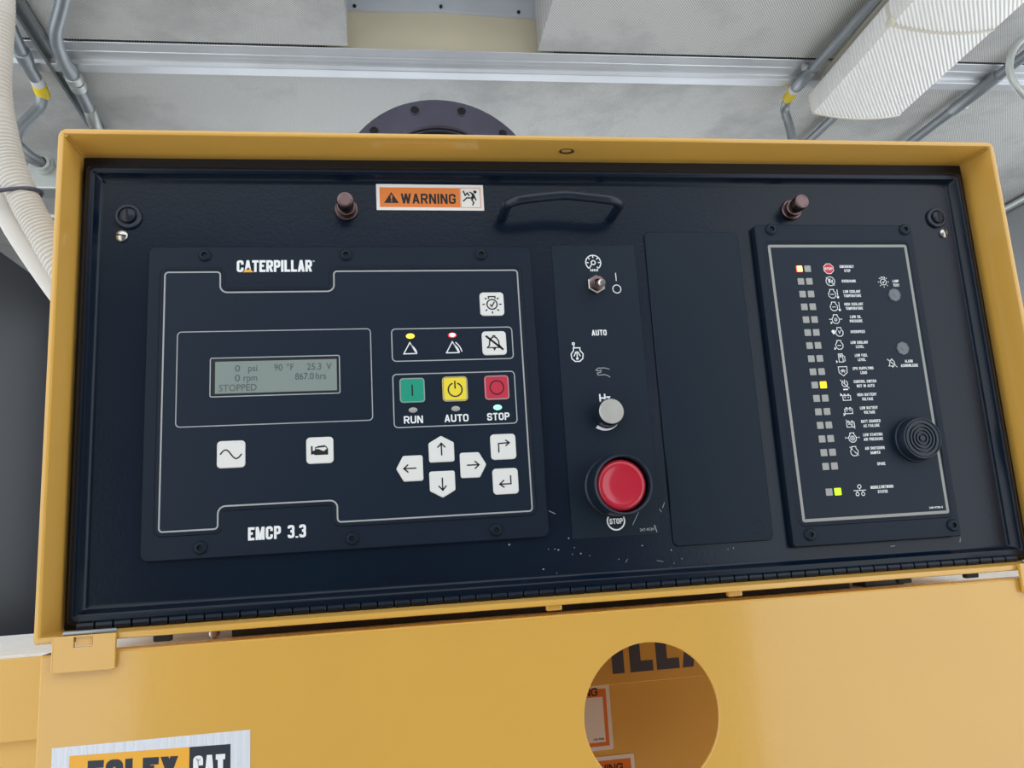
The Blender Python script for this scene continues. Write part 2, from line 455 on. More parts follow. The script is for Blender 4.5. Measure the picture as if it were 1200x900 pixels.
def gothic(bm, s, x0, x1, zb, capz, y, t, gap=.35, slope=0.0):
    """bold condensed lettering; t stroke width mm, gap letter spacing as a share of t"""
    n = len(s); tot = sum(GL[c][0] for c in s)
    ux = ((x1-x0) - n*t - (n-1)*gap*t) / tot
    x = x0
    for c in s:
        w = GL[c][0]*ux
        for kk, (pts, rnd, closed) in enumerate(GL[c][1]):
            yk = y - .03*kk                      # each stroke a hair in front of the last
            if len(pts) == 2 and pts[0][0] != pts[1][0] and pts[0][1] != pts[1][1]:
                (ua, va), (ub, vb) = pts         # slanted stem with level ends
                zf = lambda v: zb if v == 0 else zb+capz if v == 1 else zb + t/2 + v*(capz-t)
                A_ = Vector((x + t/2 + ua*w, zf(va))); B_ = Vector((x + t/2 + ub*w, zf(vb)))
                h = t/2*(B_-A_).length/abs(B_.y-A_.y)
                h = min(h, t*.75)
                flat(bm, [(px, pz + slope*(px-x0)) for px, pz in ((A_.x-h, A_.y), (A_.x+h, A_.y), (B_.x+h, B_.y), (B_.x-h, B_.y))], yk)
                continue
            P = [(x + t/2 + u*w, zb + t/2 + v*(capz-t)) for u, v in pts]
            if rnd:
                rr = min(w, capz-t)*RC
                if closed: P = rpoly(P, [rr if i in rnd else 0 for i in range(len(P))], 4)
                else:
                    Q = rpoly(P + [(P[-1][0]-900, P[-1][1]-7000), (P[0][0]+900, P[0][1]-7000)], [rr if i in rnd else 0 for i in range(len(P))] + [0, 0], 4); P = Q[:-2]
            if not closed:                       # square stroke ends
                a = Vector(P[0]); b_ = Vector(P[1]); e = Vector(P[-1]); f = Vector(P[-2])
                def ext(uv, d):
                    return (abs(d.y) > abs(d.x) and uv[1] in (0, 1)) or (abs(d.x) >= abs(d.y) and uv[0] in (0, 1))
                da = (a-b_).normalized(); de = (e-f).normalized()
                P = [tuple(a + da*t*.5) if ext(pts[0], da) else tuple(a)] + P[1:-1] + [tuple(e + de*t*.5) if ext(pts[-1], de) else tuple(e)]
                P = [(px, min(max(pz, zb), zb+capz)) for px, pz in P]
            P = [(px, pz + slope*(px-x0)) for px, pz in P]
            ribbon(bm, P, t, yk, bool(closed))
        x += w + t + gap*t

# ================================================================== THE SETTING
XL, XR, YB, YF = -1370, 2265, 3000, -450
ZC = 1020
FLZ = -ZO*1000
bm = nb(); box(bm, XL-1600, XR+200, -2600, YB+800, FLZ-60, FLZ)
struct('floor', bm, FLR, 'pale concrete floor under the generator', cat='floor')
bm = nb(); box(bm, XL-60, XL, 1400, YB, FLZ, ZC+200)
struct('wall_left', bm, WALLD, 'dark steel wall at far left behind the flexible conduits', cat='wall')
bm = nb(); box(bm, XR, XR+60, 1500, YB, FLZ, ZC+200)
struct('wall_right', bm, WALLM, 'grey steel wall at right beyond the cabinet', cat='wall')

bm = nb(); box(bm, XL-60, XR+60, YB, YB+60, FLZ, -250); box(bm, XL-60, XL+250, YB, YB+60, -250, ZC+200); box(bm, XR-250, XR+60, YB, YB+60, -250, ZC+200)   # wide air opening above
struct('wall_back', bm, WALLM, 'grey steel end wall with a wide open air outlet far behind the cabinet', cat='wall')
bm = nb(); box(bm, -560, 800, -1310, -1250, FLZ, 700)  # unseen wall, placed and sized to hold back light from the front
struct('wall_front', bm, WALLF, 'unseen grey wall behind the camera, added to cut the front light', cat='wall')
ceil = thing('ceiling', 'grey perforated metal ceiling above the cabinet', 'ceiling', (300, 900, ZC), kind='structure')
SL = -0.0225                                     # the joint strip runs very slightly askew
def ys(x): return 975 + SL*x
def cpanel(x0, x1, y0, y1, z0, z1, skew=True):
    b = nb(); vs = box(b, x0, x1, y0, y1, z0, z1)
    if skew:
        for v in b.verts:
            if v.co.y > y1-1: v.co.y = ys(v.co.x) - 25
    return b
part('ceiling_panel', cpanel(XL, -91, YF, 975, ZC, ZC+130), PERF, ceil, label='perforated ceiling panel left of the open bay')
part('ceiling_panel', cpanel(335, XR, YF, 975, ZC, ZC+130), PERF, ceil, label='perforated ceiling panel right of the open bay')
b = nb(); box(b, XL, XR, 985, YB, ZC+2, ZC+60)
for v in b.verts:
    if v.co.y < 1000: v.co.y = ys(v.co.x)+45
part('ceiling_panel', b, PERF2, ceil, label='far perforated ceiling panel beyond the joint strip')
# open bay between the two near panels
b = nb(); box(b, -140, 380, 978, 984, ZC+1, ZC+170)
for v in b.verts: v.co.y += SL*v.co.x
part('bay_back', b, BEIGE, ceil, label='beige metal skin inside the open bay')
b = nb(); box(b, XL, XR, YF, YB, ZC+170, ZC+176); part('bay_roof', b, ALU, ceil)
for (xa, xb, za, zb_) in ((-110, 120, ZC+104, ZC+107), (120, 345, ZC+108, ZC+98)):
    b = nb(); o = [(xa, za), (xb, zb_), (xb, ZC+165), (xa, ZC+165)]
    prism(b, o, 978, 968, 0.8)
    for v in b.verts: v.co.y += SL*v.co.x
    part('bay_flange', b, BFL, ceil)
for x, z in ((-75, ZC+112), (120, ZC+118), (300, ZC+110)):
    b = nb(); lathe(b, [(0, 962), (2.5, 962.5), (4, 965), (4, 972)], x, z, 10)
    for v in b.verts: v.co.y += SL*v.co.x
    part('bay_bolt', b, DARK, ceil, True)
# pressed joint strip across the ceiling
b = nb()
prof = [(-18, ZC-0.5), (-17, ZC-2), (10, ZC-3), (11, ZC-4.5), (22, ZC-5), (40, ZC-5), (41.5, ZC-6), (43, ZC-14), (45, ZC-15), (76, ZC-13), (79, ZC-1)]
L = []
for x in (XL, XR): L.append(loop(b, [(x, ys(x)+p, z) for p, z in prof]))
bridge(b, L[0], L[1]); cap(b, L[0]); cap(b, L[1][::-1])
struct('trim_1', b, ALU, 'bright metal joint strip running across the ceiling', cat='trim')

# ================================================================== OVERHEAD THINGS
def conduit(name, label, pts, r, m=GALV, fil=60, group=None, couple=(), cat='conduit'):
    at = pts[0]
    t = thing(name, label, cat, at, group)
    b = nb(); tube(b, fillet(pts, fil), r, 14); part('pipe', b, m, t, True)
    for nm, p, q, rr, mm in couple:
        b = nb(); p = Vector(p); q = Vector(q)
        path = [p, p+(q-p)*.02, q-(q-p)*.02, q]
        tube(b, path, lambda i, rr=rr: rr*(.93 if i in (0, 3) else 1), 14); part(nm, b, mm, t, True)
    return t
conduit('conduit', 'straight grey conduit with yellow tape left of the light fixture',
        [(1005, 300, 992), (1005, 935, 992), (1004, 1030, 992), (1013, 1092, 985), (1026, 1096, 940), (1040, 1096, 700), (1040, 1096, FLZ)], 11.5, fil=40,
        couple=[('coupling', (1005, 930, 992), (1004, 1005, 992), 14, GALV), ('clamp', (985, 938, 1002), (998, 938, 1002), 9, GALVL),
                ('white_tape', (1004, 1012, 992), (1004, 1024, 992), 12.6, TAPE_W), ('yellow_tape', (1004.3, 1024, 992), (1007.5, 1060, 990.5), 13.2, TAPE_Y)])
conduit('conduit', 'thin grey conduit running under the far end of the light fixture',
        [(1200, 1050, 1002), (1198, 1300, 1002), (1196, 2600, 1002)], 11, fil=10)
conduit('conduit', 'grey conduit along the ceiling at far right with a joint',
        [(1515, 200, 998), (1515, 960, 998), (1515, 2800, 998)], 13, fil=10,
        couple=[('coupling', (1515, 935, 998), (1515, 1100, 998), 16, GALV), ('clamp', (1535, 1090, 1004), (1550, 1090, 1004), 8, GALVL)])
conduit('conduit', 'grey conduit in the corner of ceiling and right wall',
        [(2250, 200, 1004), (2250, 3500, 1004)], 13, GALVL)
b = nb(); tube(b, smoothpath([(1500, 640, 960), (1440, 680, 962), (1384, 700, 946), (1334, 700, 909), (1310, 700, 861), (1316, 700, 817), (1345, 700, 785), (1400, 690, 770), (1480, 660, 780)], 8), 7.5, 12)
tag(part('curved_conduit', b, GALVL, None, True, at=(1384, 700, 946)), 'small grey loop of conduit at the top right edge', 'conduit')

conduit('conduit', 'bent grey conduit crossing the joint strip at top left',
        [(-560, 690, 987), (-614, 800, 987), (-672, 905, 987), (-690, 1000, 987), (-694, 1080, 987), (-702, 1160, 986), (-714, 1260, 975), (-716, 1330, 900), (-716, 1340, FLZ)], 13, fil=50,
        couple=[('coupling', (-689, 985, 990), (-692, 1045, 990), 15, GALV), ('compression_nut', (-692.5, 1050, 990), (-694, 1072, 990), 18, GALVL),
                ('compression_nut', (-694, 1078, 990), (-696, 1100, 989), 18, GALVL), ('pale_sleeve', (-703, 1180, 984.5), (-714, 1262, 973), 14.5, GALVL)])
conduit('conduit', 'grey conduit with yellow tape beside the ribbed flexible conduit',
        [(-735, 820, 990), (-766, 1000, 990), (-779, 1115, 988), (-788, 1130, 955), (-822, 1105, 882), (-826, 1105, 855), (-803, 1130, 832), (-790, 1160, 832)], 13, fil=28,
        couple=[('coupling', (-760, 970, 990), (-766, 1005, 990), 16, GALV), ('white_tape', (-773, 1065, 989.4), (-776, 1090, 989), 14, TAPE_W), ('yellow_tape', (-776.5, 1090, 989), (-780, 1124, 980), 15, TAPE_Y)])
b = nb()
for dx in (-11, 11): box(b, -3 + dx, 3 + dx, -330, 330, -8, 9)
box(b, -14, 14, -330, 330, 5, 9)
for v in b.verts: v.co = Vector((-722 - 0.047*v.co.y + v.co.x, 1010 + v.co.y, 1010 + v.co.z))
tag(part('strut_channel', b, GALV, None, at=(-722, 1010, 1004)), 'slotted grey metal channel on the ceiling between two conduits at left', 'channel')
t = thing('conduit_fitting', 'small metal conduit outlet box with ring hub at upper left', 'fitting', (-790, 1170, 830))
b = nb(); box(b, -826, -748, 1172, 1230, 778, 852, 4); part('outlet_box', b, GALVL, t)
for r0, y0 in ((19, 1150), (23, 1160)):
    b = nb(); lathe(b, [(r0-6, y0+9), (r0-6, y0), (r0, y0), (r0, y0+12)], -790, 832, 20); part('ring_hub', b, GALVL, t, True)
conduit('conduit', 'pale horizontal conduit at far left beside the cabinet corner', [(-1368, 1500, 963), (-900, 1500, 964), (-500, 1500, 964), (-440, 1500, 1020)], 13, GALVL, 10)
conduit('conduit', 'lower thin pale conduit at the left edge behind the flexible conduits', [(-1368, 1500, 850), (-1000, 1500, 850), (-400, 1500, 850), (-380, 1500, 1020)], 9, GALVL, 10)

# flexible conduits
RP = [(-350, 0, 1018), (-352, 10, 850), (-372, 60, 640), (-396, 130, 540), (-397, 140, 486), (-397, 140, 444), (-395, 140, 398), (-386, 140, 353), (-376, 140, 318), (-361, 140, 283), (-345, 140, 253), (-325, 140, 217), (-300, 142, 185), (-270, 146, 150)]
path = smoothpath(RP, 30)
b = nb(); tube(b, path, lambda i: (12.9, 14.0, 14.0)[i % 3], 18)
tag(part('flexible_conduit', b, FLEX, None, True, at=(-397, 140, 486)), 'thick ribbed pale flexible conduit at upper left of the cabinet', 'conduit', 'flexible conduits at left')
SP = [(-452, 20, 1018), (-452, 70, 760), (-445, 110, 560), (-432, 132, 422), (-424, 152, 353), (-407, 152, 325), (-389, 152, 293), (-372, 152, 260), (-342, 152, 213), (-321, 154, 184), (-283, 158, 141)]
b = nb(); tube(b, smoothpath(SP, 10), 11.5, 16)
tag(part('flexible_conduit', b, FLEX, None, True, at=(-402, 140, 322)), 'smooth pale flexible conduit tied beneath the ribbed one at left', 'conduit', 'flexible conduits at left')
b = nb(); o = []
cx, cz = -377, 291
for k in range(28):
    a = 2*PI*k/28
    o.append(Vector((cx + 29*math.cos(a)*0.96, 140 + 15.2*math.sin(a), cz + 29*math.cos(a)*0.2)))
o.append(o[0]); o.append(o[1])
tube(b, o, 2.0, 8, False)
tag(part('cable_tie', b, TIE, None, True, at=(cx, 140, cz)), 'dark blue cable tie around the two flexible conduits', 'cable tie')

# light fixture
fx = thing('light_fixture', 'white wraparound ceiling light fixture with ribbed lens at upper right', 'light fixture', (1150, 400, 916))
FW, FY0, FY1 = 124, -214, 1006
def fxm(b):
    for v in b.verts:
        x, y, z = v.co; a = 0.058
        v.co = Vector((1159 + x + (y-1006)*a, y, z))
    return b
def lensprof(k=1.0):
    p = [(-FW, 972), (-FW, 944), (-FW+3, 930)]
    for i in range(11):
        u = -1 + 2*i/10; p.append((u*(FW-6)*k, 924 - 13*(1-u*u)))
    p += [(FW-3, 930), (FW, 944), (FW, 972)]
    return p
b = nb(); A = loop(b, [(x, FY0, z) for x, z in lensprof()]); B = loop(b, [(x, FY1, z) for x, z in lensprof()])
bridge(b, A, B, False); part('lens', fxm(b), LENS, fx, True)
b = nb(); box(b, -95, 95, FY0, FY1, 968, ZC, 3); part('housing', fxm(b), CREAM, fx)
for ya, yb in ((FY1, FY1+5), (FY0-5, FY0)):
    b = nb(); pr = lensprof(); A = loop(b, [(x*1.012, ya, z-1.5 if z < 970 else z) for x, z in pr]); B = loop(b, [(x*1.012, yb, z-1.5 if z < 970 else z) for x, z in pr])
    bridge(b, A, B); cap(b, A[::-1]); cap(b, B); part('end_cap', fxm(b), CREAM, fx, True)
for yc in (668, 120):
    b = nb(); pr = [(x*1.008, z-1.6 if z < 970 else z) for x, z in lensprof()]
    A = loop(b, [(x, yc-4, z) for x, z in pr]); B = loop(b, [(x, yc+4, z) for x, z in pr]); bridge(b, A, B, False)
    part('lens_band', fxm(b), CREAM, fx, True)
    b = nb(); lathe(b, [(0, yc-14), (7, yc-11), (9, yc), (7, yc+11), (0, yc+14)], -FW+4, 930, 12); part('clip', fxm(b), CREAM, fx, True)

# exhaust flange behind the cabinet
fl = thing('exhaust_flange', 'round dark purple steel flange with bolt holes behind the cabinet top', 'flange', (81, 700, 557))
b = nb(); lathe(b, [(130, 730), (130, 700), (133, 697), (183, 697), (187, 701), (187, 722), (183, 726), (150, 726)], 81, 557, 72); part('flange_ring', b, PURP, fl, True)
b = nb(); lathe(b, [(128, 712), (128, 900), (126, 900), (126, 704), (128, 704)], 81, 557, 48); part('pipe', b, PURP, fl, True)
b = nb(); lathe(b, [(0, 760), (126, 760)], 81, 557, 48); part('bore', b, DARK, fl)
for k in range(12):
    a = PI/2 + math.radians(15 + 30*k)
    hx, hz = 81 + 167*math.cos(a), 557 + 167*math.sin(a)
    b = nb(); lathe(b, [(9.2, 697.2), (9.0, 694.8), (7.8, 694.6), (7.4, 696.6), (0, 696.6)], hx, hz, 18)
    h = part('bolt_hole', b, PURP, fl, True)
    b = nb(); lathe(b, [(7.4, 696.2), (0, 696.2)], hx, hz, 14); part('bore', b, DARK, h)
b = nb(); box(b, -150, 330, 780, 1250, FLZ, 660, 25); part('engine_body', b, PURP, fl, True)

# ================================================================== GENERATOR HOUSING (behind and below)
HY = 90                                                  # front of the lettered strip
hs = thing('generator_housing', 'yellow generator housing behind the hanging cover with dark letters', 'generator', (120, 170, FLZ))
b = nb(); box(b, -640, 900, HY+6, 265, FLZ, -126, 3); part('body', b, YEL_LIFT, hs)
b = nb(); box(b, -640, 900, HY, HY+6, -188.8, -125.6, 0.8); part('front_strip', b, YEL_LIFT, hs)
b = nb(); box(b, -640, 900, HY+1, 270, -126, -123.4, 0.6); part('top_plate', b, PLW, hs, label='white dusty top plate')
def hl(o):
    b = nb(); flat(b, o, HY-.15); return b
zb, zt = -179.8, -138
part('letter', hl(rect(163.6, 174.7, zb, zt)), NAVY, hs)
for x in (180.1, 204.9):
    part('letter', hl([(x, zb), (x+21.5, zb), (x+21.5, zb+9.2), (x+10.3, zb+9.2), (x+10.3, zt), (x, zt)]), NAVY, hs)
part('letter', hl([(229.1, zb), (239.4, zb), (241, zb+8.8), (249.2, zb+8.8), (250.9, zb), (261.3, zb), (253, zt), (236.6, zt)]), NAVY, hs)
def warn_sheet(name, label, x0, x1, z0, z1, y, header, inner=True, drop=0.0):
    t = thing(name, label, 'sticker', (x0, y, z0), 'warning stickers behind the cover')
    b = nb(); prism(b, rpoly(rect(x0, x1, z0, z1), 1.0, 3), y, y-0.25); part('backing', b, STW, t)
    b = nb(); flat(b, rect(x0+3.4, x1-3.4, z0+3.4, z1-3.4), y-0.32); part('orange_field', b, ORG, t)
    if inner:
        b = nb(); flat(b, rect(x0+6.9, x1-6.7, z0+6.7, z1-10.2), y-0.38); part('text_panel', b, STW, t)
    if header:
        b = nb(); gothic(b, header, x1-55, x1-11, z1-8.9-drop, 6.7, y-0.42, 1.2, .6); part('lettering', b, INK, t)
    return t
t = warn_sheet('warning_sticker', 'white and orange warning sheet seen at left inside the round hole', 92, 160.8, -243.4, -188.9, HY+5.9, 'WARNING')
b = nb(); letters(b, '142-7046', 143.1, 152.8, -234.8, 1.7, HY+5.45, 0.03); part('lettering', b, INK, t)
warn_sheet('warning_sticker', 'orange warning sheet at the bottom of the round hole', 108, 178.6, -322, -248.6, HY+5.9, 'WARNING', False, 4.5)

# ================================================================== CONTROL CABINET
TL, TR, BR, BL = Vector((-259.6, 262.6)), Vector((521.6, 268.6)), Vector((521.0, -100.5)), Vector((-258.3, -99.6))
cab = thing('control_cabinet', 'yellow generator control cabinet with a black instrument door', 'cabinet', (130, 80, -105))
T = 4.6; YFR = -36.5
INQ = [TL, TR, BR, BL]
def gq(g):
    sg = ((-1, 1), (1, 1), (1, -1), (-1, -1)); return [(v.x+a*g, v.y+c*g) for v, (a, c) in zip(INQ, sg)]
b = nb(); L = []
for g, y, r in ((0, 190, 1.2), (0, YFR+1.3, 1.2), (.5, YFR+.35, 1.6), (1.5, YFR, 2.4), (3.1, YFR, 5), (4.1, YFR+.35, 6.2), (T, YFR+1.4, 7), (T, 190, 7)):
    L.append(loop(b, [(x, y, z) for x, z in rpoly(gq(g), [r, r, min(r, 2.5), min(r, 2.5)], 7)]))
for a, c in zip(L, L[1:]): bridge(b, a, c)
bridge(b, L[-1], L[0])
part('shell', b, YEL, cab, True)
for c, sx in ((TL, -1), (TR, 1)):                       # weld beads in the mitred corners
    b = nb(); tube(b, [(c.x-sx*.3, -35, c.y-.3), (c.x-sx*.3, -4, c.y-.3)], 1.4, 8); part('weld_bead', b, YEL, cab, True)
b = nb(); lathe(b, [(5.2, -0.4), (5.2, 0.3), (3.4, 0.5), (3, 1.2), (0, 1.2)], 0, 0, 12)
for v in b.verts: v.co = Vector((130 + v.co.x*1.25, -19 + v.co.z*.8, 265.1 - v.co.y*-1))
part('rusty_hole', b, RUST, cab, True)
b = nb(); box(b, -262, 524, 186, 190, -102, 268); part('back_panel', b, YEL, cab)
# dark return flange round the door opening
b = nb()
outer = [TL, TR, BR, BL]
inner = [Vector((-236, 240)), Vector((494, 244)), Vector((494, -84)), Vector((-236, -82))]
A = loop(b, [(v.x, 1.5, v.y) for v in outer]); B = loop(b, [(v.x, 1.5, v.y) for v in inner]); bridge(b, A, B)
part('return_flange', b, GASK, cab)
# small tabs under the front lip
for x in (-183, 90, 232, 376, 436):
    b = nb(); box(b, x-6, x+6, -33, -28, -108.6, -103, 1.2); part('lip_tab', b, DARK if x in (-183, 376, 436) else YEL, cab)

# --- black instrument door
dr = nb()
q = [Vector((-248.3, 246.3)), Vector((506.6, 250.8)), Vector((505.9, -91.2)), Vector((-247.9, -89.3))]
def grow(q, g): 
    s = ((-1, 1), (1, 1), (1, -1), (-1, -1)); return [(v.x+a*g, v.y+c*g) for v, (a, c) in zip(q, s)]
L = []
for g, y, r in ((6.4, 1.2, 4), (6.4, -5.6, 4), (5.6, -7.2, 4), (4.2, -8, 3), (0.9, -8, 2), (-0.5, -7.2, 2), (-2.6, -1.6, 2), (-3.8, -0.4, 2), (-5.5, 0, 2)):
    L.append(loop(dr, [(x, y, z) for x, z in rpoly(grow(q, g), r, 5)]))
for a, c in zip(L, L[1:]): bridge(dr, a, c)
cap(dr, L[-1])
door = part('panel_door', dr, BLK, cab, True, label='black recessed instrument door')
# piano hinge
b = nb(); box(b, -246, 505, -8.4, -6.4, -95.5, -90.2, 0.4); part('hinge_leaf', b, BLK, door)
kb = nb(); P = 12.2
tube(kb, [(-P/2+.5, 0, 0), (-P/2+1.0, 0, 0), (P/2-1.0, 0, 0), (P/2-.5, 0, 0)], lambda i: 3.3 if i in (1, 2) else 2.9, 10)
for v in kb.verts: v.co /= 1000
kme = mesh_from(kb, True)
n = int((505+246)/P)
for k in range(n):
    put('hinge_knuckle', kme, BLK, door, (-246+P*(k+.5), -9.5, -96.4 - 0.0018*(k*P)))
# quarter-turn latches and ground screws
def latch(x, z, r, tilt):
    b = nb(); lathe(b, [(r, 0), (r, -2.2), (r*.93, -3), (r*.72, -3), (r*.66, -1.6), (r*.6, -1.6), (r*.56, -4.2), (r*.5, -4.6), (0, -4.6)], x, z, 28)
    o = part('quarter_turn_latch', b, RUB, door, True)
    b = nb(); ca, sa = math.cos(tilt), math.sin(tilt)
    box(b, -r*.09, r*.09, -4.75, -4.3, -r*.55, r*.55)
    for v in b.verts: v.co = Vector((x + v.co.x*ca - v.co.z*sa, v.co.y, z + v.co.x*sa + v.co.z*ca))
    # (a slot is cut as a dark groove in the latch face)
    put_o = part('slot', b, DARK, cab)
    put_o.parent = door; put_o.location = (ORI[put_o.name]-ORI[door.name])/1000
    return o
latch(-224, 212, 10.2, 0.05); latch(484.6, 214.2, 9.6, 0.0)
for x, z, r, a in ((-228.6, 196, 4.6, 1.4), (490.4, 199, 4.4, 0.2)):
    b = nb(); lathe(b, [(r, 0), (r, -1.6), (r*.7, -2.6), (0, -3)], x, z, 18)
    ca, sa = math.cos(a), math.sin(a); bb = nb(); box(bb, -.5, .5, -3.25, -2.4, -r*.85, r*.85)
    for v in bb.verts: v.co = Vector((x + v.co.x*ca - v.co.z*sa, v.co.y, z + v.co.x*sa + v.co.z*ca))
    part('ground_screw', b, CHR, door, True); part('slot', bb, INK, door)
# pull handle
b = nb()
hp = fillet([(75, 0, 214.8), (75, -24, 214.8), (84, -30, 216.0), (122, -31, 220.4), (163, -30, 216.4), (171.8, -24, 215.2), (171.8, 0, 215.2)], 9, 6)
tube(b, hp, 4.1, 14); part('pull_handle', b, RUB, door, True, label='black bowed pull handle')
# pale scratches and chips on the door paint
b = nb(); rs = random.Random(3)
def chip(x, z, l, a, w):
    ribbon(b, [(x-l*math.cos(a)/2, z-l*math.sin(a)/2), (x+l*math.cos(a)/2, z+l*math.sin(a)/2)], w, -0.06)
for x, z, l, a, w in ((100, -36.5, 6, -.5, .5), (193, -36, 5, 1.1, .45), (190, -40, 3, -1, .4), (172, -67, 1, 0, .9), (158, -78, 3, .9, .3), (196, -72, 1, .8, .8),
                      (103, -66, 1.1, 0, 1), (121, -70, 1, .5, 1), (90, -80, 1.2, 0, .9), (186, -80, 6, -.25, .25), (195, -86, 3, -.8, .3), (64, -59.5, 1.3, .4, 1.1),
                      (456, -80, 4, 1.3, .6), (392, -81, 4, .1, .5), (112, -57.5, 1, 0, 1)): chip(x, z, l, a, w)
for k in range(14):
    chip(rs.uniform(90, 250), rs.uniform(-84, -62), rs.uniform(.4, .9), rs.uniform(0, 3), rs.uniform(.3, .6))
part('paint_chips', b, SPECK, door)['kind'] = 'stuff'

# ================================================================== GENERATOR CONTROLLER
YM = -3.0
gc = thing('generator_controller', 'large charcoal generator controller with text display and white keys', 'controller', (-56, 0, 65))
b = nb(); prism(b, rpoly(rect(-208, 96, -55.5, 186.2), 6, 6), 0, YM, 0.7); part('bezel', b, BLK2, gc, True)
sil = [(-195.6, -35), (-153.5, -35), (-153.5, -18.5), (-67.4, -18.5), (-67.4, -35), (84, -35), (84, 165.4), (-67, 165.4), (-67, 148.6), (-153.5, 148.6), (-153.5, 165.4), (-195.6, 165.4)]
so = rpoly(sil, [3, 3, 5, 5, 3, 3, 3, 3, 5, 5, 3, 3], 5)
b = nb(); ring(b, so, 1.0, 3.4, YM, YM-0.75); part('bezel_bead', b, BLK2, gc, True)
b = nb(); o = so if area2(so) > 0 else so[::-1]
A = loop(b, [(x, YM-.05, z) for x, z in offset(o, 1.1)]); B = loop(b, [(x, YM-.05, z) for x, z in offset(o, -.2)]); bridge(b, A, B); part('groove_shadow', b, DARK, gc)  # flat black ring paints the shadow line round the faceplate
b = nb(); prism(b, offset(so, .3), YM+.2, YM-.12); fp = part('faceplate', b, OVR, gc)
Y1 = YM-0.2
b = nb()
ribbon(b, offset(so, -.45), 1.15, Y1, True); part('outline_print', b, SIL, fp)
for nm, o, w in (('display_border', rpoly(rect(-185, -38.7, 42.6, 116.6), 3, 4), .75), ('display_border', rpoly(rect(-160.6, -63.4, 65, 95.3), 1.2, 3), .8),
                 ('key_group_border', rpoly(rect(-22, 75.9, 89.3, 115.9), 3, 4), .85), ('key_group_border', rpoly(rect(-22.2, 75.8, 35.9, 78.6), 3, 4), .85)):
    b = nb(); ribbon(b, o, w, Y1, True); part(nm, b, SIL, fp)
# text display
b = nb(); prism(b, rect(-159.4, -64.4, 66, 94.4), Y1, Y1-.05); disp = part('display', b, INK, gc)
b = nb(); flat(b, rect(-157, -65.6, 67.3, 92.4), Y1-.1); part('lcd_screen', b, LCD, disp)
b = nb(); yl = Y1-.16
for s, x0, x1, zb, cz in (('0', -142.4, -138.6, 84.2, 5.2), ('psi', -132.6, -125.8, 84.2, 5.2), ('90', -113.2, -106.8, 84.2, 5.2), ('°F', -103.6, -98.4, 84.2, 5.2), ('25.3', -88.4, -77.4, 84.2, 5.2), ('V', -73.6, -69.4, 84.2, 5.2),
                          ('0', -142.4, -138.6, 76.6, 5.2), ('rpm', -136, -125.8, 76.6, 5.2), ('867.0', -97.4, -83.2, 76.6, 5.2), ('hrs', -81.6, -73.8, 76.6, 5.2), ('STOPPED', -154, -126.2, 69, 5.2)):
    letters(b, s, x0, x1, zb, cz, yl, 0.008)
part('readout', b, LCDT, disp, label='grey readout reading 0 psi 90 F 25.3 V 867.0 hrs STOPPED')
# name plates
b = nb(); prism(b, rpoly(rect(-146.6, -76, 155.8, 183.2), 1, 2), YM+.1, YM-.12); npl = part('name_plate', b, BLK2, gc)
b = nb(); gothic(b, 'CATERPILLAR', -141.6, -83.6, 164.8, 9.8, YM-.2, 1.95, .28); part('lettering', b, WHT, npl)
b = nb(); flat(b, [(-137, 164.6), (-128.6, 164.6), (-132.8, 168.6)], YM-.26); part('triangle_mark', b, STY, npl)
b = nb(); icon(b, [('c', 0, 0, 1)], -82.2, 173.6, .55, .25, YM-.2); part('trademark_dot', b, WHT, npl)
b = nb(); prism(b, rpoly(rect(-146.4, -69.6, -52.2, -25.6), 1, 2), YM+.1, YM-.12); npl = part('name_plate', b, BLK2, gc)
b = nb(); gothic(b, 'EMCP 3.3', -132.3, -90.3, -44.4, 9.6, YM-.2, 1.9, .4); part('lettering', b, WHT, npl)
# keys
def key(o, m, strokes, cx, cz, s, w, lab, rim=False, ink=INK):
    b = nb(); prism(b, o, Y1+.1, Y1-.9, .55); k = part('key', b, m, gc, True, label=lab)
    if rim:
        b = nb(); ribbon(b, offset(o, -.75), .8, Y1-.95, True); part('key_rim', b, BTNR, k)
    b = nb(); icon(b, strokes, cx, cz, s, w*1.4, Y1-1.0); part('symbol', b, ink, k)
    return k
def sq(cx, cz, w=20.2): return rpoly(rect(cx-w/2, cx+w/2, cz-w/2, cz+w/2), 3, 5)
BULB = [('c', 0, 0, .46), ('l', [(-.3, .52), (-.3, .72), (.3, .72), (.3, .52)]), ('l', [(-.18, .02), (-.03, -.2), (.22, .24)])] + \
       [('l', [(math.cos(a)*.66, math.sin(a)*.66), (math.cos(a)*.86, math.sin(a)*.86)]) for a in (0, PI, -PI/2, PI*.25, PI*.75, -PI*.25, -PI*.75)]
BELL = [('l', [(-.6, -.4), (-.42, -.2), (-.38, .2), (-.2, .45), (-.08, .5), (-.08, .62), (.08, .62), (.08, .5), (.2, .45), (.38, .2), (.42, -.2), (.6, -.4)], True), ('f', [(-.14, -.44), (.14, -.44), (0, -.68)]), ('l', [(-.72, .62), (.74, -.62)]), ('l', [(-.68, .66), (.78, -.58)])]
key(sq(60.6, 135.6, 20), BTN, BULB, 60.6, 135.2, 9.2, .75, 'white lamp test key')
key(sq(60.7, 102.4, 20), BTN, BELL, 60.6, 102.4, 9.6, .8, 'white alarm silence key')
key(sq(-7.2, 65.3), GRN, [('l', [(0, -.5), (0, .5)])], -7.2, 65.3, 9, .8, 'green run key', True)
key(sq(26.9, 65.4), YKEY, [('c', 0, -.08, .62, 110, 430), ('l', [(0, 0), (0, .72)])], 26.9, 65.4, 9, .8, 'yellow auto key', True)
key(sq(60.7, 65.4), RKEY, [('c', 0, 0, .62)], 60.7, 65.4, 9, .7, 'red stop key', True)
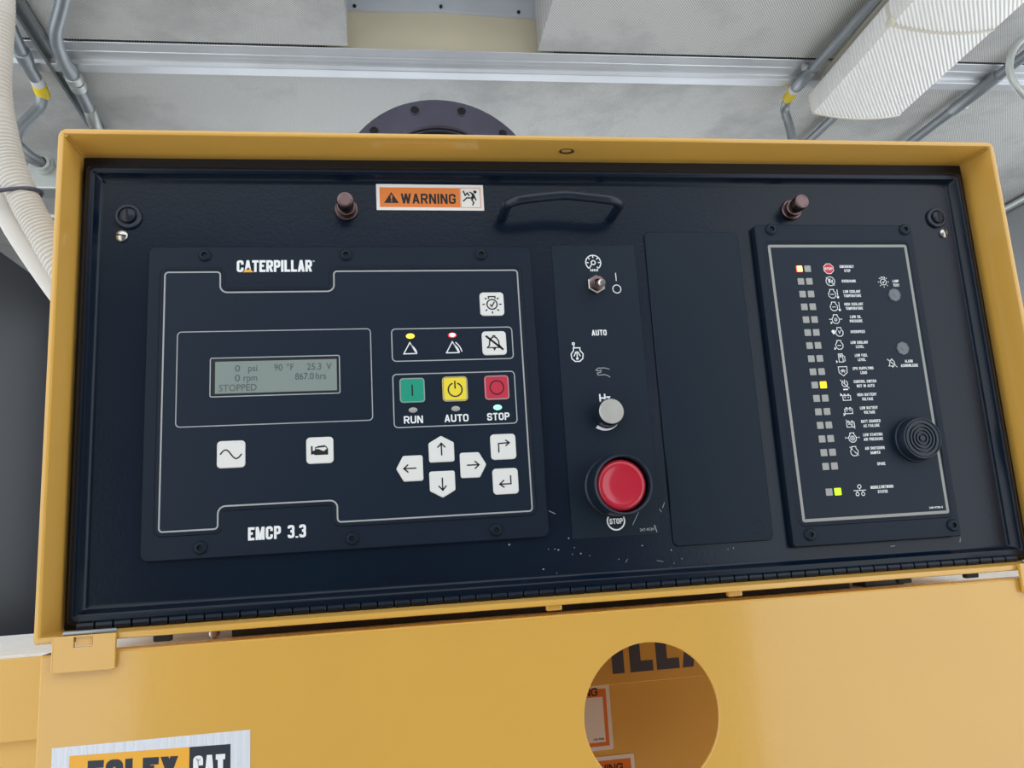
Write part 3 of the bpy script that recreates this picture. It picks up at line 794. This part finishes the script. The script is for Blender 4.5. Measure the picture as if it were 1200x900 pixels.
key(sq(-144.7, 20.4, 20.6), BTN, [('l', [(-.78+1.56*i/24, .34*math.sin(2*PI*i/24)) for i in range(25)])], -144.7, 20.4, 10, .75, 'white key with a sine wave')
key(sq(-79.3, 20.6, 20.4), BTN, [('f', [(-.66, -.3), (-.54, -.3), (-.54, .36), (-.66, .36)]), ('f', [(-.54, -.26), (-.4, -.26), (-.4, 0), (-.54, 0)]), ('f', [(-.42, -.34), (.62, -.34), (.62, .1), (.5, .1), (.3, -.06), (.1, .02), (-.1, .12), (-.3, .12), (-.42, .02)]), ('l', [(-.32, .1), (-.32, .24), (.44, .3), (.58, .1)]), ('l', [(-.2, .3), (.4, .36)])], -79.3, 20.4, 10, .55, 'white key with an engine symbol')
AR = [('l', [(-.55, 0), (.5, 0)]), ('l', [(.14, .34), (.52, 0), (.14, -.34)])]
def rots(S, a):
    c, s = math.cos(a), math.sin(a); return [('l', [(x*c-z*s, x*s+z*c) for x, z in k[1]]) for k in S]
PENT = [(-10.2, -10), (5, -10), (10.6, 0), (5, 10), (-10.2, 10)]
for x, z, a, lab in ((13.9, 17.4, PI/2, 'up'), (-11.2, 3.4, PI, 'left'), (38.3, 3.8, 0, 'right'), (13.6, -10, -PI/2, 'down')):
    c, s = math.cos(a), math.sin(a)
    o = rpoly([(x+px*c-pz*s, z+px*s+pz*c) for px, pz in PENT], 1.8, 4)
    key(o, BTN, rots(AR, a), x, z, 9, .75, 'white %s arrow key' % lab)
key(sq(63.2, 17.2, 20.4), BTN, [('l', [(-.42, -.5), (-.42, .3), (.5, .34)]), ('l', [(.2, .6), (.54, .34), (.2, .06)])], 63.2, 17.2, 9, .75, 'white escape key with bent arrow')
key(sq(63.5, -10.2, 20.4), BTN, [('l', [(.46, .5), (.46, -.24), (-.5, -.24)]), ('l', [(-.14, .1), (-.54, -.24), (-.14, -.54)])], 63.5, -10.2, 9, .75, 'white enter key with return arrow')
# indicators
def led(x, z, m, lab):
    b = nb(); lathe(b, [(1, 0), (.94, -.5), (.7, -.9), (.3, -1.1), (0, -1.15)], 0, 0, 18)
    for v in b.verts: v.co = Vector((x + v.co.x*3.5, Y1 + v.co.y, z + v.co.z*2.2))
    o = part('indicator_light', b, m, gc, True, label=lab)
    if m is ERED:
        c = nb(); flat(c, [(x+p*2.5, z+q_*1.6) for p, q_ in circ(0, 0, 1, 14)], Y1-1.2); part('lit_core', c, HOTR, o)
led(-7.2, 109.8, EAMB, 'lit amber indicator'); led(26.7, 109.8, ERED, 'lit red indicator')
led(-7.1, 49.4, LEDO, 'unlit run indicator'); led(26.7, 49.3, LEDO, 'unlit auto indicator'); led(60.5, 49.2, EGRN, 'lit green stop indicator')
for x, n_ in ((-7.2, 1), (27.0, 2)):
    b = nb(); icon(b, [('l', [(-.78, -.6), (.62, -.6), (-.08, .68)], True)], x, 99.6, 7.2, .85, Y1)
    for k in range(n_): icon(b, [('c', -.9, -.9, 1.55+.3*k+.05, 12, 52)], x, 99.6, 7.2, .85, Y1)
    part('alarm_symbol', b, WHT, fp)
for s, x0, x1 in (('RUN', -14.6, 0.4), ('AUTO', 17.4, 36.6), ('STOP', 51.6, 69.8)):
    b = nb(); gothic(b, s, x0, x1, 38.8, 6.0, Y1, 1.15, .6); part('lettering', b, WHT, fp)
def hexscrew(x, z, y, par, r=4.9, m=BLK2):
    b = nb(); lathe(b, [(r, y), (r, y-.9), (r*.82, y-2), (r*.5, y-2.3), (r*.42, y-2.3), (r*.42, y-.7)], x, z, 18)
    s = part('screw', b, m, par, True)
    b = nb(); lathe(b, [(r*.42, y-.75), (0, y-.75)], x, z, 6); part('hex_socket', b, DARK, s)
for x, z in ((-165.8, 178.8), (-56.6, 178.8), (53.8, 178.8), (-166, -47.5), (-56.4, -47.5), (53.9, -47.5)): hexscrew(x, z, YM, gc)

# ================================================================== SWITCH PLATE AND ITS DEVICES
sp = thing('switch_plate', 'narrow dark switch plate with printed symbols between controller and blank plate', 'label plate', (151.5, 0, 65))
b = nb(); prism(b, rect(115, 188.2, -58.4, 187.6), 0, -.5); pl = part('plate', b, PLT, sp)
YP = -.62
GAUGE = [('c', 0, 0, .9, -52, 232), ('c', 0, 0, .24), ('l', [(-.2, -.2), (-.52, -.7)]), ('l', [(.53, -.7), (.4, -.5)])] + [('l', [(math.cos(a)*.56, math.sin(a)*.56), (math.cos(a)*.85, math.sin(a)*.85)]) for a in [math.radians(t) for t in (0, 45, 90, 135, 180)]] + \
        [('f', [(-.42+.2*k, -1.06), (-.3+.2*k, -1.06), (-.3+.2*k, -.78), (-.42+.2*k, -.78)]) for k in range(5)]
ENG = [('l', [(-.42, .9), (-.42, .55), (-.78, .1), (-.7, -.5), (-.3, -.85), (.3, -.85), (.7, -.5), (.78, .1), (.42, .55), (.42, .9)], True)]
def prt(strokes, x, z, s, w, par=None, m=WHT, y=None, nm='symbol'):
    b = nb(); icon(b, strokes, x, z, s, w, YP if y is None else y); return part(nm, b, m, par or pl)
prt(GAUGE, 150.6, 172.2, 7.4, .95)
prt([('l', [(0, -1), (0, 1)])], 169.6, 159.2, 3.6, .7); prt([('c', 0, 0, 1)], 169.5, 148.4, 3.6, .75)
prt(ENG + [('l', [(0, .45), (0, -.3)]), ('l', [(-.12, .4), (-.42, -.2)]), ('l', [(.12, .4), (.42, -.2)]), ('f', [(-.16, -.62), (.16, -.62), (.16, -.34), (-.16, -.34)]), ('l', [(-.32, .95), (-.36, 1.3)]), ('c', -.38, 1.45, .14)], 130.2, 91.6, 6.6, .9)
prt([('l', [(-1, .2), (-.6, .5), (.3, .5), (1, .3)]), ('l', [(-1, .2), (-.6, .1), (-.2, .2), (-.3, -.1), (-.8, -.2), (-.7, -.5), (.2, -.45), (.7, -.6), (1, -.85)])], 151, 76.8, 6, .6, m=SIL)
b = nb(); gothic(b, 'AUTO', 144.2, 157.2, 107.8, 4.9, YP, .95, .5); part('lettering', b, WHT, pl)
b = nb(); letters(b, 'Hz', 146.2, 156, 51.0, 6.8, YP, 0.03); part('lettering', b, WHT, pl)
b = nb(); A = circ(151.4, 41, 12.2, 16, math.radians(228), math.radians(318), False); B_ = [(151.4+(12.2+2.9*(1-i/16))*math.cos(math.radians(228+90*i/16)), 41+(12.2+2.9*(1-i/16))*math.sin(math.radians(228+90*i/16))) for i in range(17)]
LA = loop(b, [(x, YP, z) for x, z in A]); LB = loop(b, [(x, YP, z) for x, z in B_]); bridge(b, LA, LB, False); part('symbol', b, WHT, pl)
b = nb(); ribbon(b, circ(151.8, -46.2, 7.1, 20, math.radians(150), math.radians(390), False), 1.2, YP); part('symbol', b, WHT, pl)
b = nb(); gothic(b, 'STOP', 146.4, 157.4, -48.6, 4.4, YP, .85, .5); part('lettering', b, WHT, pl)
b = nb(); letters(b, '247-9739', 171, 183, -55.6, 2.2, YP, 0.01); part('lettering', b, SIL, pl)
b = nb(); ribbon(b, [(183.6, -51.4), (185.2, -57)], .7, YP-.02); ribbon(b, [(165.4, -50.2), (171.2, -40.4)], .4, YP-.02); part('scratch', b, SPECK, pl)

tg = thing('toggle_switch', 'small metal toggle switch with hex nut under the gauge symbol', 'switch', (151.4, -.5, 152.4))
b = nb(); prism(b, [(151.4+8.2*math.cos(a), 152.4+8.2*math.sin(a)) for a in [PI/6+PI/3*k for k in range(6)]], -.5, -3.6, .6); part('hex_nut', b, CHR, tg)
b = nb(); lathe(b, [(6.2, -3.4), (6.2, -6.5), (5.2, -7), (3.2, -7), (2.6, -5)], 151.4, 152.4, 24); part('bushing', b, BRS, tg, True)
b = nb(); tube(b, [(151.4, -5, 152.4), (151.5, -8, 151.4), (151.8, -14, 149.6), (151.9, -17, 148.8), (151.9, -18.2, 148.5)], lambda i: (2.0, 2.4, 3.3, 3.3, 2.0)[i], 14); part('lever', b, CHR, tg, True)

kn = thing('speed_knob', 'round black speed knob with silver face above the red stop button', 'knob', (151.5, -.5, 41))
b = nb(); lathe(b, [(11.4, -.5), (11.4, -3.5), (11, -13), (10.6, -14.4), (10.2, -14.6), (10.1, -14.2)], 151.5, 41, 40); part('skirt', b, RUB, kn, True)
b = nb(); lathe(b, [(10.15, -14), (10.15, -14.8), (9.8, -15.1), (0, -15.1)], 151.5, 41, 40); part('face', b, NIK, kn, True)

es = thing('emergency_stop_button', 'large red emergency stop button in a black round shroud', 'button', (152.6, -.5, -18.7))
b = nb(); lathe(b, [(25, -.5), (25, -3), (24, -4), (23.8, -4.2), (23.8, -25.6), (23.4, -27.4), (22.6, -28), (21.8, -27.6), (21.4, -26.4), (21.2, -8)], 152.6, -18.7, 56); part('shroud', b, RUB, es, True)
b = nb(); lathe(b, [(20.4, -7), (20.4, -22.6), (19.6, -24.6), (17.6, -26), (15.4, -26.2), (14.4, -25.7), (8, -25.4), (0, -25.3)], 151.6, -19, 48); part('push_cap', b, RED, es, True)

bp = thing('blank_plate', 'tall plain black blanking plate left of the annunciator', 'plate', (241.5, 0, 65))
b = nb(); prism(b, rpoly(rect(198.2, 284.6, -69.4, 199.7), 4.5, 5), 0, -1.8, .5); part('plate', b, BLKP, bp, True)
for x in (211, 272):
    b = nb(); ring(b, circ(x, -58, 5.4, 24), -.5, .5, -1.75, -2.0); part('embossed_ring', b, BLKP, bp, True)

# brown panel lamps
def plamp(x, z, lab):
    t = thing('panel_lamp', lab, 'indicator lamp', (x, 0, z), 'brown lamps above the controller and annunciator')
    b = nb(); lathe(b, [(9.6, 0), (9.6, -2.6), (9, -3.4), (7.6, -3.4)], x, z, 28); part('collar', b, BRS, t, True)
    b = nb(); lathe(b, [(7.8, -3.2), (7.8, -8), (7.2, -8.8), (6.2, -9), (6.2, -12)], x, z, 28); part('bushing', b, BRS, t, True)
    b = nb(); lathe(b, [(6.6, -11), (6.6, -20), (6.1, -20.8), (5, -21), (4.6, -20.6), (0, -20.6)], x, z, 28); part('cap', b, BRS, t, True)
plamp(-55.6, 219, 'brown metal panel lamp left of the warning sticker'); plamp(339.4, 221, 'brown metal panel lamp above the annunciator')

# warning sticker on the door
ws = thing('warning_sticker', 'orange WARNING sticker with falling figure on the black door', 'sticker', (14, 0, 230))
b = nb(); prism(b, rect(-31, 59, 219.2, 242.3), 0, -.2); part('backing', b, STW, ws)
b = nb(); flat(b, rect(-28.3, 39, 221.8, 239.4), -.27); part('orange_field', b, ORG, ws)
b = nb(); ribbon(b, rect(39.6, 56.4, 221.8, 239.4), .5, -.27, True); part('picture_frame', b, ORG, ws)
b = nb(); gothic(b, 'WARNING', -10.8, 35.2, 225.0, 9.0, -.33, 1.65, .6); part('lettering', b, INK, ws)
b = nb(); flat(b, [(-24.9, 225.4), (-12.4, 225.4), (-18.6, 235.2)], -.33); tri = part('alert_triangle', b, INK, ws)
b = nb(); flat(b, [(-19.4, 232.4), (-17.8, 232.4), (-18.2, 228.4), (-19, 228.4)], -.38); flat(b, circ(-18.6, 227.1, .65, 10), -.38); part('exclamation_mark', b, ORG, tri)
FIG = [('d', .52, .62, .17), ('f', [(.1, .5), (.42, .38), (.5, .1), (.25, -.25), (.02, -.1), (.18, .2)]), ('l', [(.36, .36), (-.05, .62)]), ('l', [(.4, .2), (.6, -.3)]), ('l', [(.1, -.05), (-.35, -.02), (-.75, -.42)]), ('l', [(.12, -.18), (.34, -.55), (.2, -.85)]), ('l', [(-.7, .75), (-.5, .25), (-.28, .5), (-.08, .18)])]
b = nb(); icon(b, FIG, 47.6, 230.8, 8.3, 1.15, -.33); part('falling_figure', b, INK, ws)

# ================================================================== ANNUNCIATOR
YA = -6.5
an = thing('annunciator_panel', 'tall black alarm annunciator panel with rows of square status lights', 'alarm panel', (376, 0, 64))
b = nb(); prism(b, rpoly(rect(299.2, 453.0, -76.4, 204.8), 2.5, 4), 0, YA, 0.8); part('bezel', b, BLK2, an, True)
ao = rpoly(rect(309.6, 444.4, -56.2, 185.3), 1.6, 3)
b = nb(); ring(b, ao, 1.6, 4.2, YA, YA-.7); part('bezel_bead', b, BLK2, an, True)
b = nb(); prism(b, offset(ao, .6), YA+.2, YA-.1); af = part('faceplate', b, OVR, an)
Y2 = YA-.2
b = nb(); ribbon(b, offset(ao, -.8), 2.5, Y2, True); part('grey_border', b, SIL2, af)
for x, z in ((314.4, 200.2), (445.6, 200.2), (314.4, -66.8), (446, -66.8)): hexscrew(x, z, YA, an, 5.2)
kb = nb(); prism(kb, rpoly(rect(-3.0, 3.0, -3.0, 3.0), .5, 2), .1, -.5, .2)
for v in kb.verts: v.co /= 1000
lme = mesh_from(kb)
def status(x, z, m, lab=None):
    me = lme if m is LOFF else lme.copy()
    if m is not LOFF: me.materials.clear(); me.materials.append(m)
    o = put('status_light', me, m, an, (x, Y2, z), lab)
    if m is LRED:
        c = nb(); flat(c, rpoly(rect(x-2.4, x+2.8, z-2.7, z+2.7), .8, 3), Y2-.56); part('lit_core', c, HOT, o)
lme.materials.append(LOFF)
ROWS = [163.2 - 11.653*k for k in range(16)] + [-33.1]
for k, z in enumerate(ROWS):
    status(336.3, z, LRED if k == 0 else LOFF, 'lit red status light' if k == 0 else None)
    status(344.3, z, LAMB if k == 9 else LGRN if k == 16 else LOFF, 'lit amber status light' if k == 9 else 'lit green status light' if k == 16 else None)
SLASH = [('l', [(-.85, .85), (.85, -.85)])]
THERM = [('l', [(1.15, .9), (1.15, -.6)]), ('d', 1.15, -.7, .26)]
BATT = [('l', [(-.8, -.55), (.8, -.55), (.8, .35), (-.8, .35)], True), ('l', [(-.5, .35), (-.5, .6), (-.25, .6), (-.25, .35)]), ('l', [(.25, .35), (.25, .6), (.5, .6), (.5, .35)]), ('l', [(-.5, 0), (-.2, 0)]), ('l', [(.2, 0), (.5, 0)])]
LOWA = [('f', [(-1.15, -.4), (-.75, -.75), (-1.15, -1.0)])]
HIA = [('f', [(-1.25, .9), (-.8, .5), (-1.25, .25)])]
ICONS = [[], [('c', 0, 0, .92)] + SLASH + [('f', [(-.5, .3), (.1, .6), (0, -.1), (-.3, -.5)]), ('f', [(.2, .1), (.5, .4), (.5, -.3)])],
         ENG + [('l', [(-.4, -.1), (.4, -.1)])] + THERM, ENG + [('l', [(-.4, -.1), (.4, -.1)])] + THERM,
         ENG + [('l', [(-1.4, 0), (-.8, 0)]), ('l', [(.8, 0), (1.4, 0)]), ('c', 0, -.1, .25)] + LOWA,
         [(k[0], [(x+.4, z) for x, z in k[1]], True) for k in ENG] + [('f', [(-1.3, .2), (-.9, .5), (-.5, .3), (-.5, -.2), (-.9, -.5)]), ('l', [(.2, .3), (.4, -.3), (.7, .3)])],
         ENG + [('l', [(-.4, -.1), (.4, -.1)])] + LOWA, [('l', [(-.5, -.8), (.35, -.8), (.35, .8), (-.5, .8)], True), ('l', [(-.25, .2), (.1, .2), (.1, .55), (-.25, .55)], True), ('l', [(.35, .5), (.75, .3), (.75, -.6), (.5, -.7)])] + LOWA,
         [('l', [(-.9, .85), (.9, .85), (.85, -.3), (0, -.95), (-.85, -.3)], True), ('c', 0, -.3, .55, 25, 155), ('l', [(-.3, -.3), (0, .1), (.3, -.3)])],
         [('c', 0, .1, .6, 110, 430), ('l', [(0, .1), (0, .9)])] + SLASH + [('f', [(-.5, -1.15), (.5, -1.15), (.5, -.9), (-.5, -.9)])],
         BATT + HIA, BATT + LOWA, BATT + SLASH, ENG + [('l', [(-1.5, 0), (-.8, 0)]), ('l', [(.8, 0), (1.5, 0)]), ('c', 0, -.1, .4), ('d', 0, -.1, .15), ('f', [(-1.5, .22), (-1.5, -.22), (-1.1, 0)]), ('f', [(1.5, .22), (1.5, -.22), (1.1, 0)])],
         ENG + SLASH + [('l', [(-.3, .3), (.3, -.4)])], [], [('c', 0, .62, .3), ('l', [(0, .3), (0, 0)]), ('l', [(-1.1, 0), (1.1, 0)]), ('l', [(-.5, 0), (-.5, -.3)]), ('l', [(.5, 0), (.5, -.3)]), ('c', -.5, -.58, .27), ('c', .5, -.58, .27)]]
TXT = ['EMERGENCY/STOP', 'OVERCRANK', 'LOW COOLANT/TEMPERATURE', 'HIGH COOLANT/TEMPERATURE', 'LOW OIL/PRESSURE', 'OVERSPEED', 'LOW COOLANT/LEVEL', 'LOW FUEL/LEVEL', 'EPS SUPPLYING/LOAD', 'CONTROL SWITCH/NOT IN AUTO', 'HIGH BATTERY/VOLTAGE', 'LOW BATTERY/VOLTAGE', 'BATT CHARGER/AC FAILURE', 'LOW STARTING/AIR PRESSURE', 'AIR SHUTDOWN/DAMPER', 'SPARE', 'MODULE|NETWORK/STATUS']
def lines(s, cx, cz, par, cw=1.52, caph=2.5, lead=3.9):
    ls = [q.replace('|', '/') for q in s.split('/')]
    b = nb()
    for i, q in enumerate(ls):
        zc = cz + (len(ls)-1)*lead/2 - i*lead
        wd = len(q)*cw
        gothic(b, q, cx-wd/2, cx+wd/2, zc-caph/2, caph, Y2, .46, .5)
    part('lettering', b, WHT, par)
for k, z in enumerate(ROWS):
    ix = 364.6
    if k == 0:
        b = nb(); flat(b, [(ix+5*math.cos(PI/8+PI/4*i), z+5*math.sin(PI/8+PI/4*i)) for i in range(8)], Y2-.02); s = part('stop_sign_symbol', b, REDP, af)
        b = nb(); ribbon(b, [(ix+5*math.cos(PI/8+PI/4*i), z+5*math.sin(PI/8+PI/4*i)) for i in range(8)], .5, Y2-.05, True); part('lettering', b, WHT, af)
        b = nb(); gothic(b, 'STOP', ix-3.9, ix+3.9, z-1.1, 2.2, Y2-.06, .5, .4); part('lettering', b, WHT, af)
    elif ICONS[k]: prt(ICONS[k], ix, z, 4.5 if k != 16 else 5.2, .62, af, WHT, Y2)
    lines(TXT[k], 388 if k == 15 else 385.5 if k == 16 else 382.5 if k in (0, 1) else 384, z, af)
prt(BULB, 416.2, 150.4, 6.2, .6, af, WHT, Y2); lines('LAMP/TEST', 428.4, 149.2, af)
prt(BELL, 412.6, 75.6, 6.0, .6, af, WHT, Y2); lines('ALARM/ACKNOWLEDGE', 429, 75.2, af)
b = nb(); letters(b, '248-9780-5', 426.5, 439.5, -51.9, 1.7, Y2, 0.02); part('lettering', b, WHT, af)
for x, z in ((425, 138), (424.9, 88.7)):
    b = nb(); lathe(b, [(6.2, Y2), (6.0, Y2-.8), (5.2, Y2-1.2), (4.6, Y2-1.0), (2.4, Y2-1.2), (1.6, Y2-1.6), (0, Y2-1.7)], x, z, 8); part('push_button', b, PBG, an, True, label='grey round push button')
b = nb()
gp = [(19.8, Y2), (19.8, Y2-2), (19.2, Y2-3), (18.8, Y2-3.2), (18, Y2-10), (17.3, Y2-11.2)]
gp += [(16.4, Y2-11.2), (16.2, Y2-10.2), (15.6, Y2-10.2), (15.4, Y2-11.2)]
for r in (12.2, 9.2, 6.2, 3.2):
    gp += [(r+.7, Y2-11.2), (r+.55, Y2-9.6), (r-.55, Y2-9.6), (r-.7, Y2-11.2)]
gp += [(0, Y2-11.2)]
lathe(b, gp, 422.4, 7.6, 48); part('alarm_buzzer', b, RUB, an, True, label='round black grooved alarm buzzer')

# ================================================================== HANGING COVER
cv = thing('cabinet_cover', 'glossy yellow cabinet cover hanging below with a round viewing hole', 'cover', (128, -35, -108))
CX0, CX1, CZ0, CZ1 = -258, 522, -350, -111.4
hx, hz, hr = 157, -187, 51.6
b = nb()
def hole_ring(y, r):
    return loop(b, [(hx+r*math.cos(t), y, hz+r*math.sin(t)) for t in ANG])
ANG = sorted([2*PI*i/72 for i in range(72)] + [math.atan2(z-hz, x-hx) % (2*PI) for x in (CX0, CX1) for z in (CZ0, CZ1)])
def edge_pt(t):
    c, s = math.cos(t), math.sin(t); k = 1e9
    if c > 1e-9: k = min(k, (CX1-hx)/c)
    if c < -1e-9: k = min(k, (CX0-hx)/c)
    if s > 1e-9: k = min(k, (CZ1-hz)/s)
    if s < -1e-9: k = min(k, (CZ0-hz)/s)
    return hx+k*c, hz+k*s
YC = -36
E0 = [edge_pt(t) for t in ANG]
def inset(p, d): return (min(max(p[0], CX0+d), CX1-d), min(max(p[1], CZ0+d), CZ1-d))
F_in = hole_ring(YC, hr); F_in2 = hole_ring(YC+.6, hr-.5); B_in = hole_ring(YC+2.4, hr-.5)
F_out = loop(b, [(*inset(p, 1.2)[:1], YC, inset(p, 1.2)[1]) for p in E0])
M_out = loop(b, [(p[0], YC+1.2, p[1]) for p in E0]); S_out = loop(b, [(p[0], YC+16, p[1]) for p in E0])
S_in = loop(b, [(inset(p, 2)[0], YC+16, inset(p, 2)[1]) for p in E0]); B_out = loop(b, [(inset(p, 2)[0], YC+2.4, inset(p, 2)[1]) for p in E0])
bridge(b, F_out, F_in); bridge(b, F_in, F_in2); bridge(b, F_in2, B_in); bridge(b, F_out, M_out); bridge(b, M_out, S_out); bridge(b, S_out, S_in); bridge(b, S_in, B_out); bridge(b, B_out, B_in)
part('cover_sheet', b, YEL, cv, True)
def bracket(x0, x1):
    b = nb(); z0, z1 = -122.2, -99.6
    sx0, sx1, sz0, sz1 = x0+12.5, x0+24.5, -107.2, -100.6
    for (a, c, d_, e_) in ((x0, sx0, z0, z1), (sx1, x1, z0, z1), (sx0, sx1, z0, sz0), (sx0, sx1, sz1, z1)): box(b, a, c, -40.2, -37.2, d_, e_)
    bmesh.ops.remove_doubles(b, verts=b.verts[:], dist=1e-4)
    bk = part('hinge_bracket', b, YEL, cv)
    b = nb(); box(b, sx0+.8, sx1-.8, -38.4, -37, sz0+.6, sz1); part('tongue', b, YEL, bk)
    b = nb(); tube(b, [(x0+1, -39.6, z0), (x1-1, -39.6, z0)], .8, 6); part('weld_bead', b, YEL, bk, True)
    b = nb(); tube(b, [(x0, -39.6, z0+1), (x0, -39.6, z1-3)], .8, 6); part('weld_bead', b, YEL, bk, True)
    b = nb(); tube(b, [(x0+5, -37.5, -98.2), (x0+6, -37.5, -98.2), (x1-1, -37.5, -98.2), (x1, -37.5, -98.2)], lambda i: 1.5 if i in (1, 2) else 1.0, 10); part('hinge_pin', b, GALV, bk, True)
bracket(-249, -210.5); bracket(474, 512)
# rail under the cabinet seen in the gap
rl = thing('mounting_rail', 'black steel rail in the gap beneath the cabinet', 'rail', (130, 100, -123))
b = nb(); box(b, -163, 408, 98, 120, -123.2, -105, .6); part('web', b, STEEL, rl)
b = nb(); box(b, 424, 466, 98, 120, -123.2, -105.4, .6); part('end_block', b, STEEL, rl)
b = nb(); lathe(b, [(0, 92), (3.2, 93), (4.2, 95), (4.2, 102)], -177, -118.9, 12); part('bolt', b, CHR, rl, True)

# dealer sticker on the cover
ds = thing('dealer_sticker', 'wrinkled white dealer sticker with yellow and black panels on the cover', 'sticker', (-186, YC, -205))
b = nb(); prism(b, [(-248, -243), (-124.6, -245), (-124.6, -169.6), (-248, -169.2)], YC, YC-.25); part('backing', b, STWR, ds)
ty = YC-.33
b = nb(); flat(b, [(-237.2, -232), (-163.3, -233.6), (-163.3, -176.8), (-237.2, -175)], ty); part('yellow_panel', b, STY, ds)
b = nb(); flat(b, [(-163.3, -233.6), (-137.2, -234), (-137.2, -177.4), (-163.3, -176.8)], ty); part('black_panel', b, STK, ds)
b = nb(); gothic(b, 'FOLEY', -226, -170.4, -194, 15, ty-.06, 4.6, .25, -0.045); part('lettering', b, STK, ds)
b = nb(); gothic(b, 'CAT', -160.8, -140.6, -199, 16.4, ty-.06, 3.3, .25, -0.03); part('lettering', b, WHT, ds)
b = nb(); flat(b, [(-155.5, -199.4), (-146.5, -199.6), (-151, -190.6)], ty-.12); part('triangle_mark', b, STY, ds)
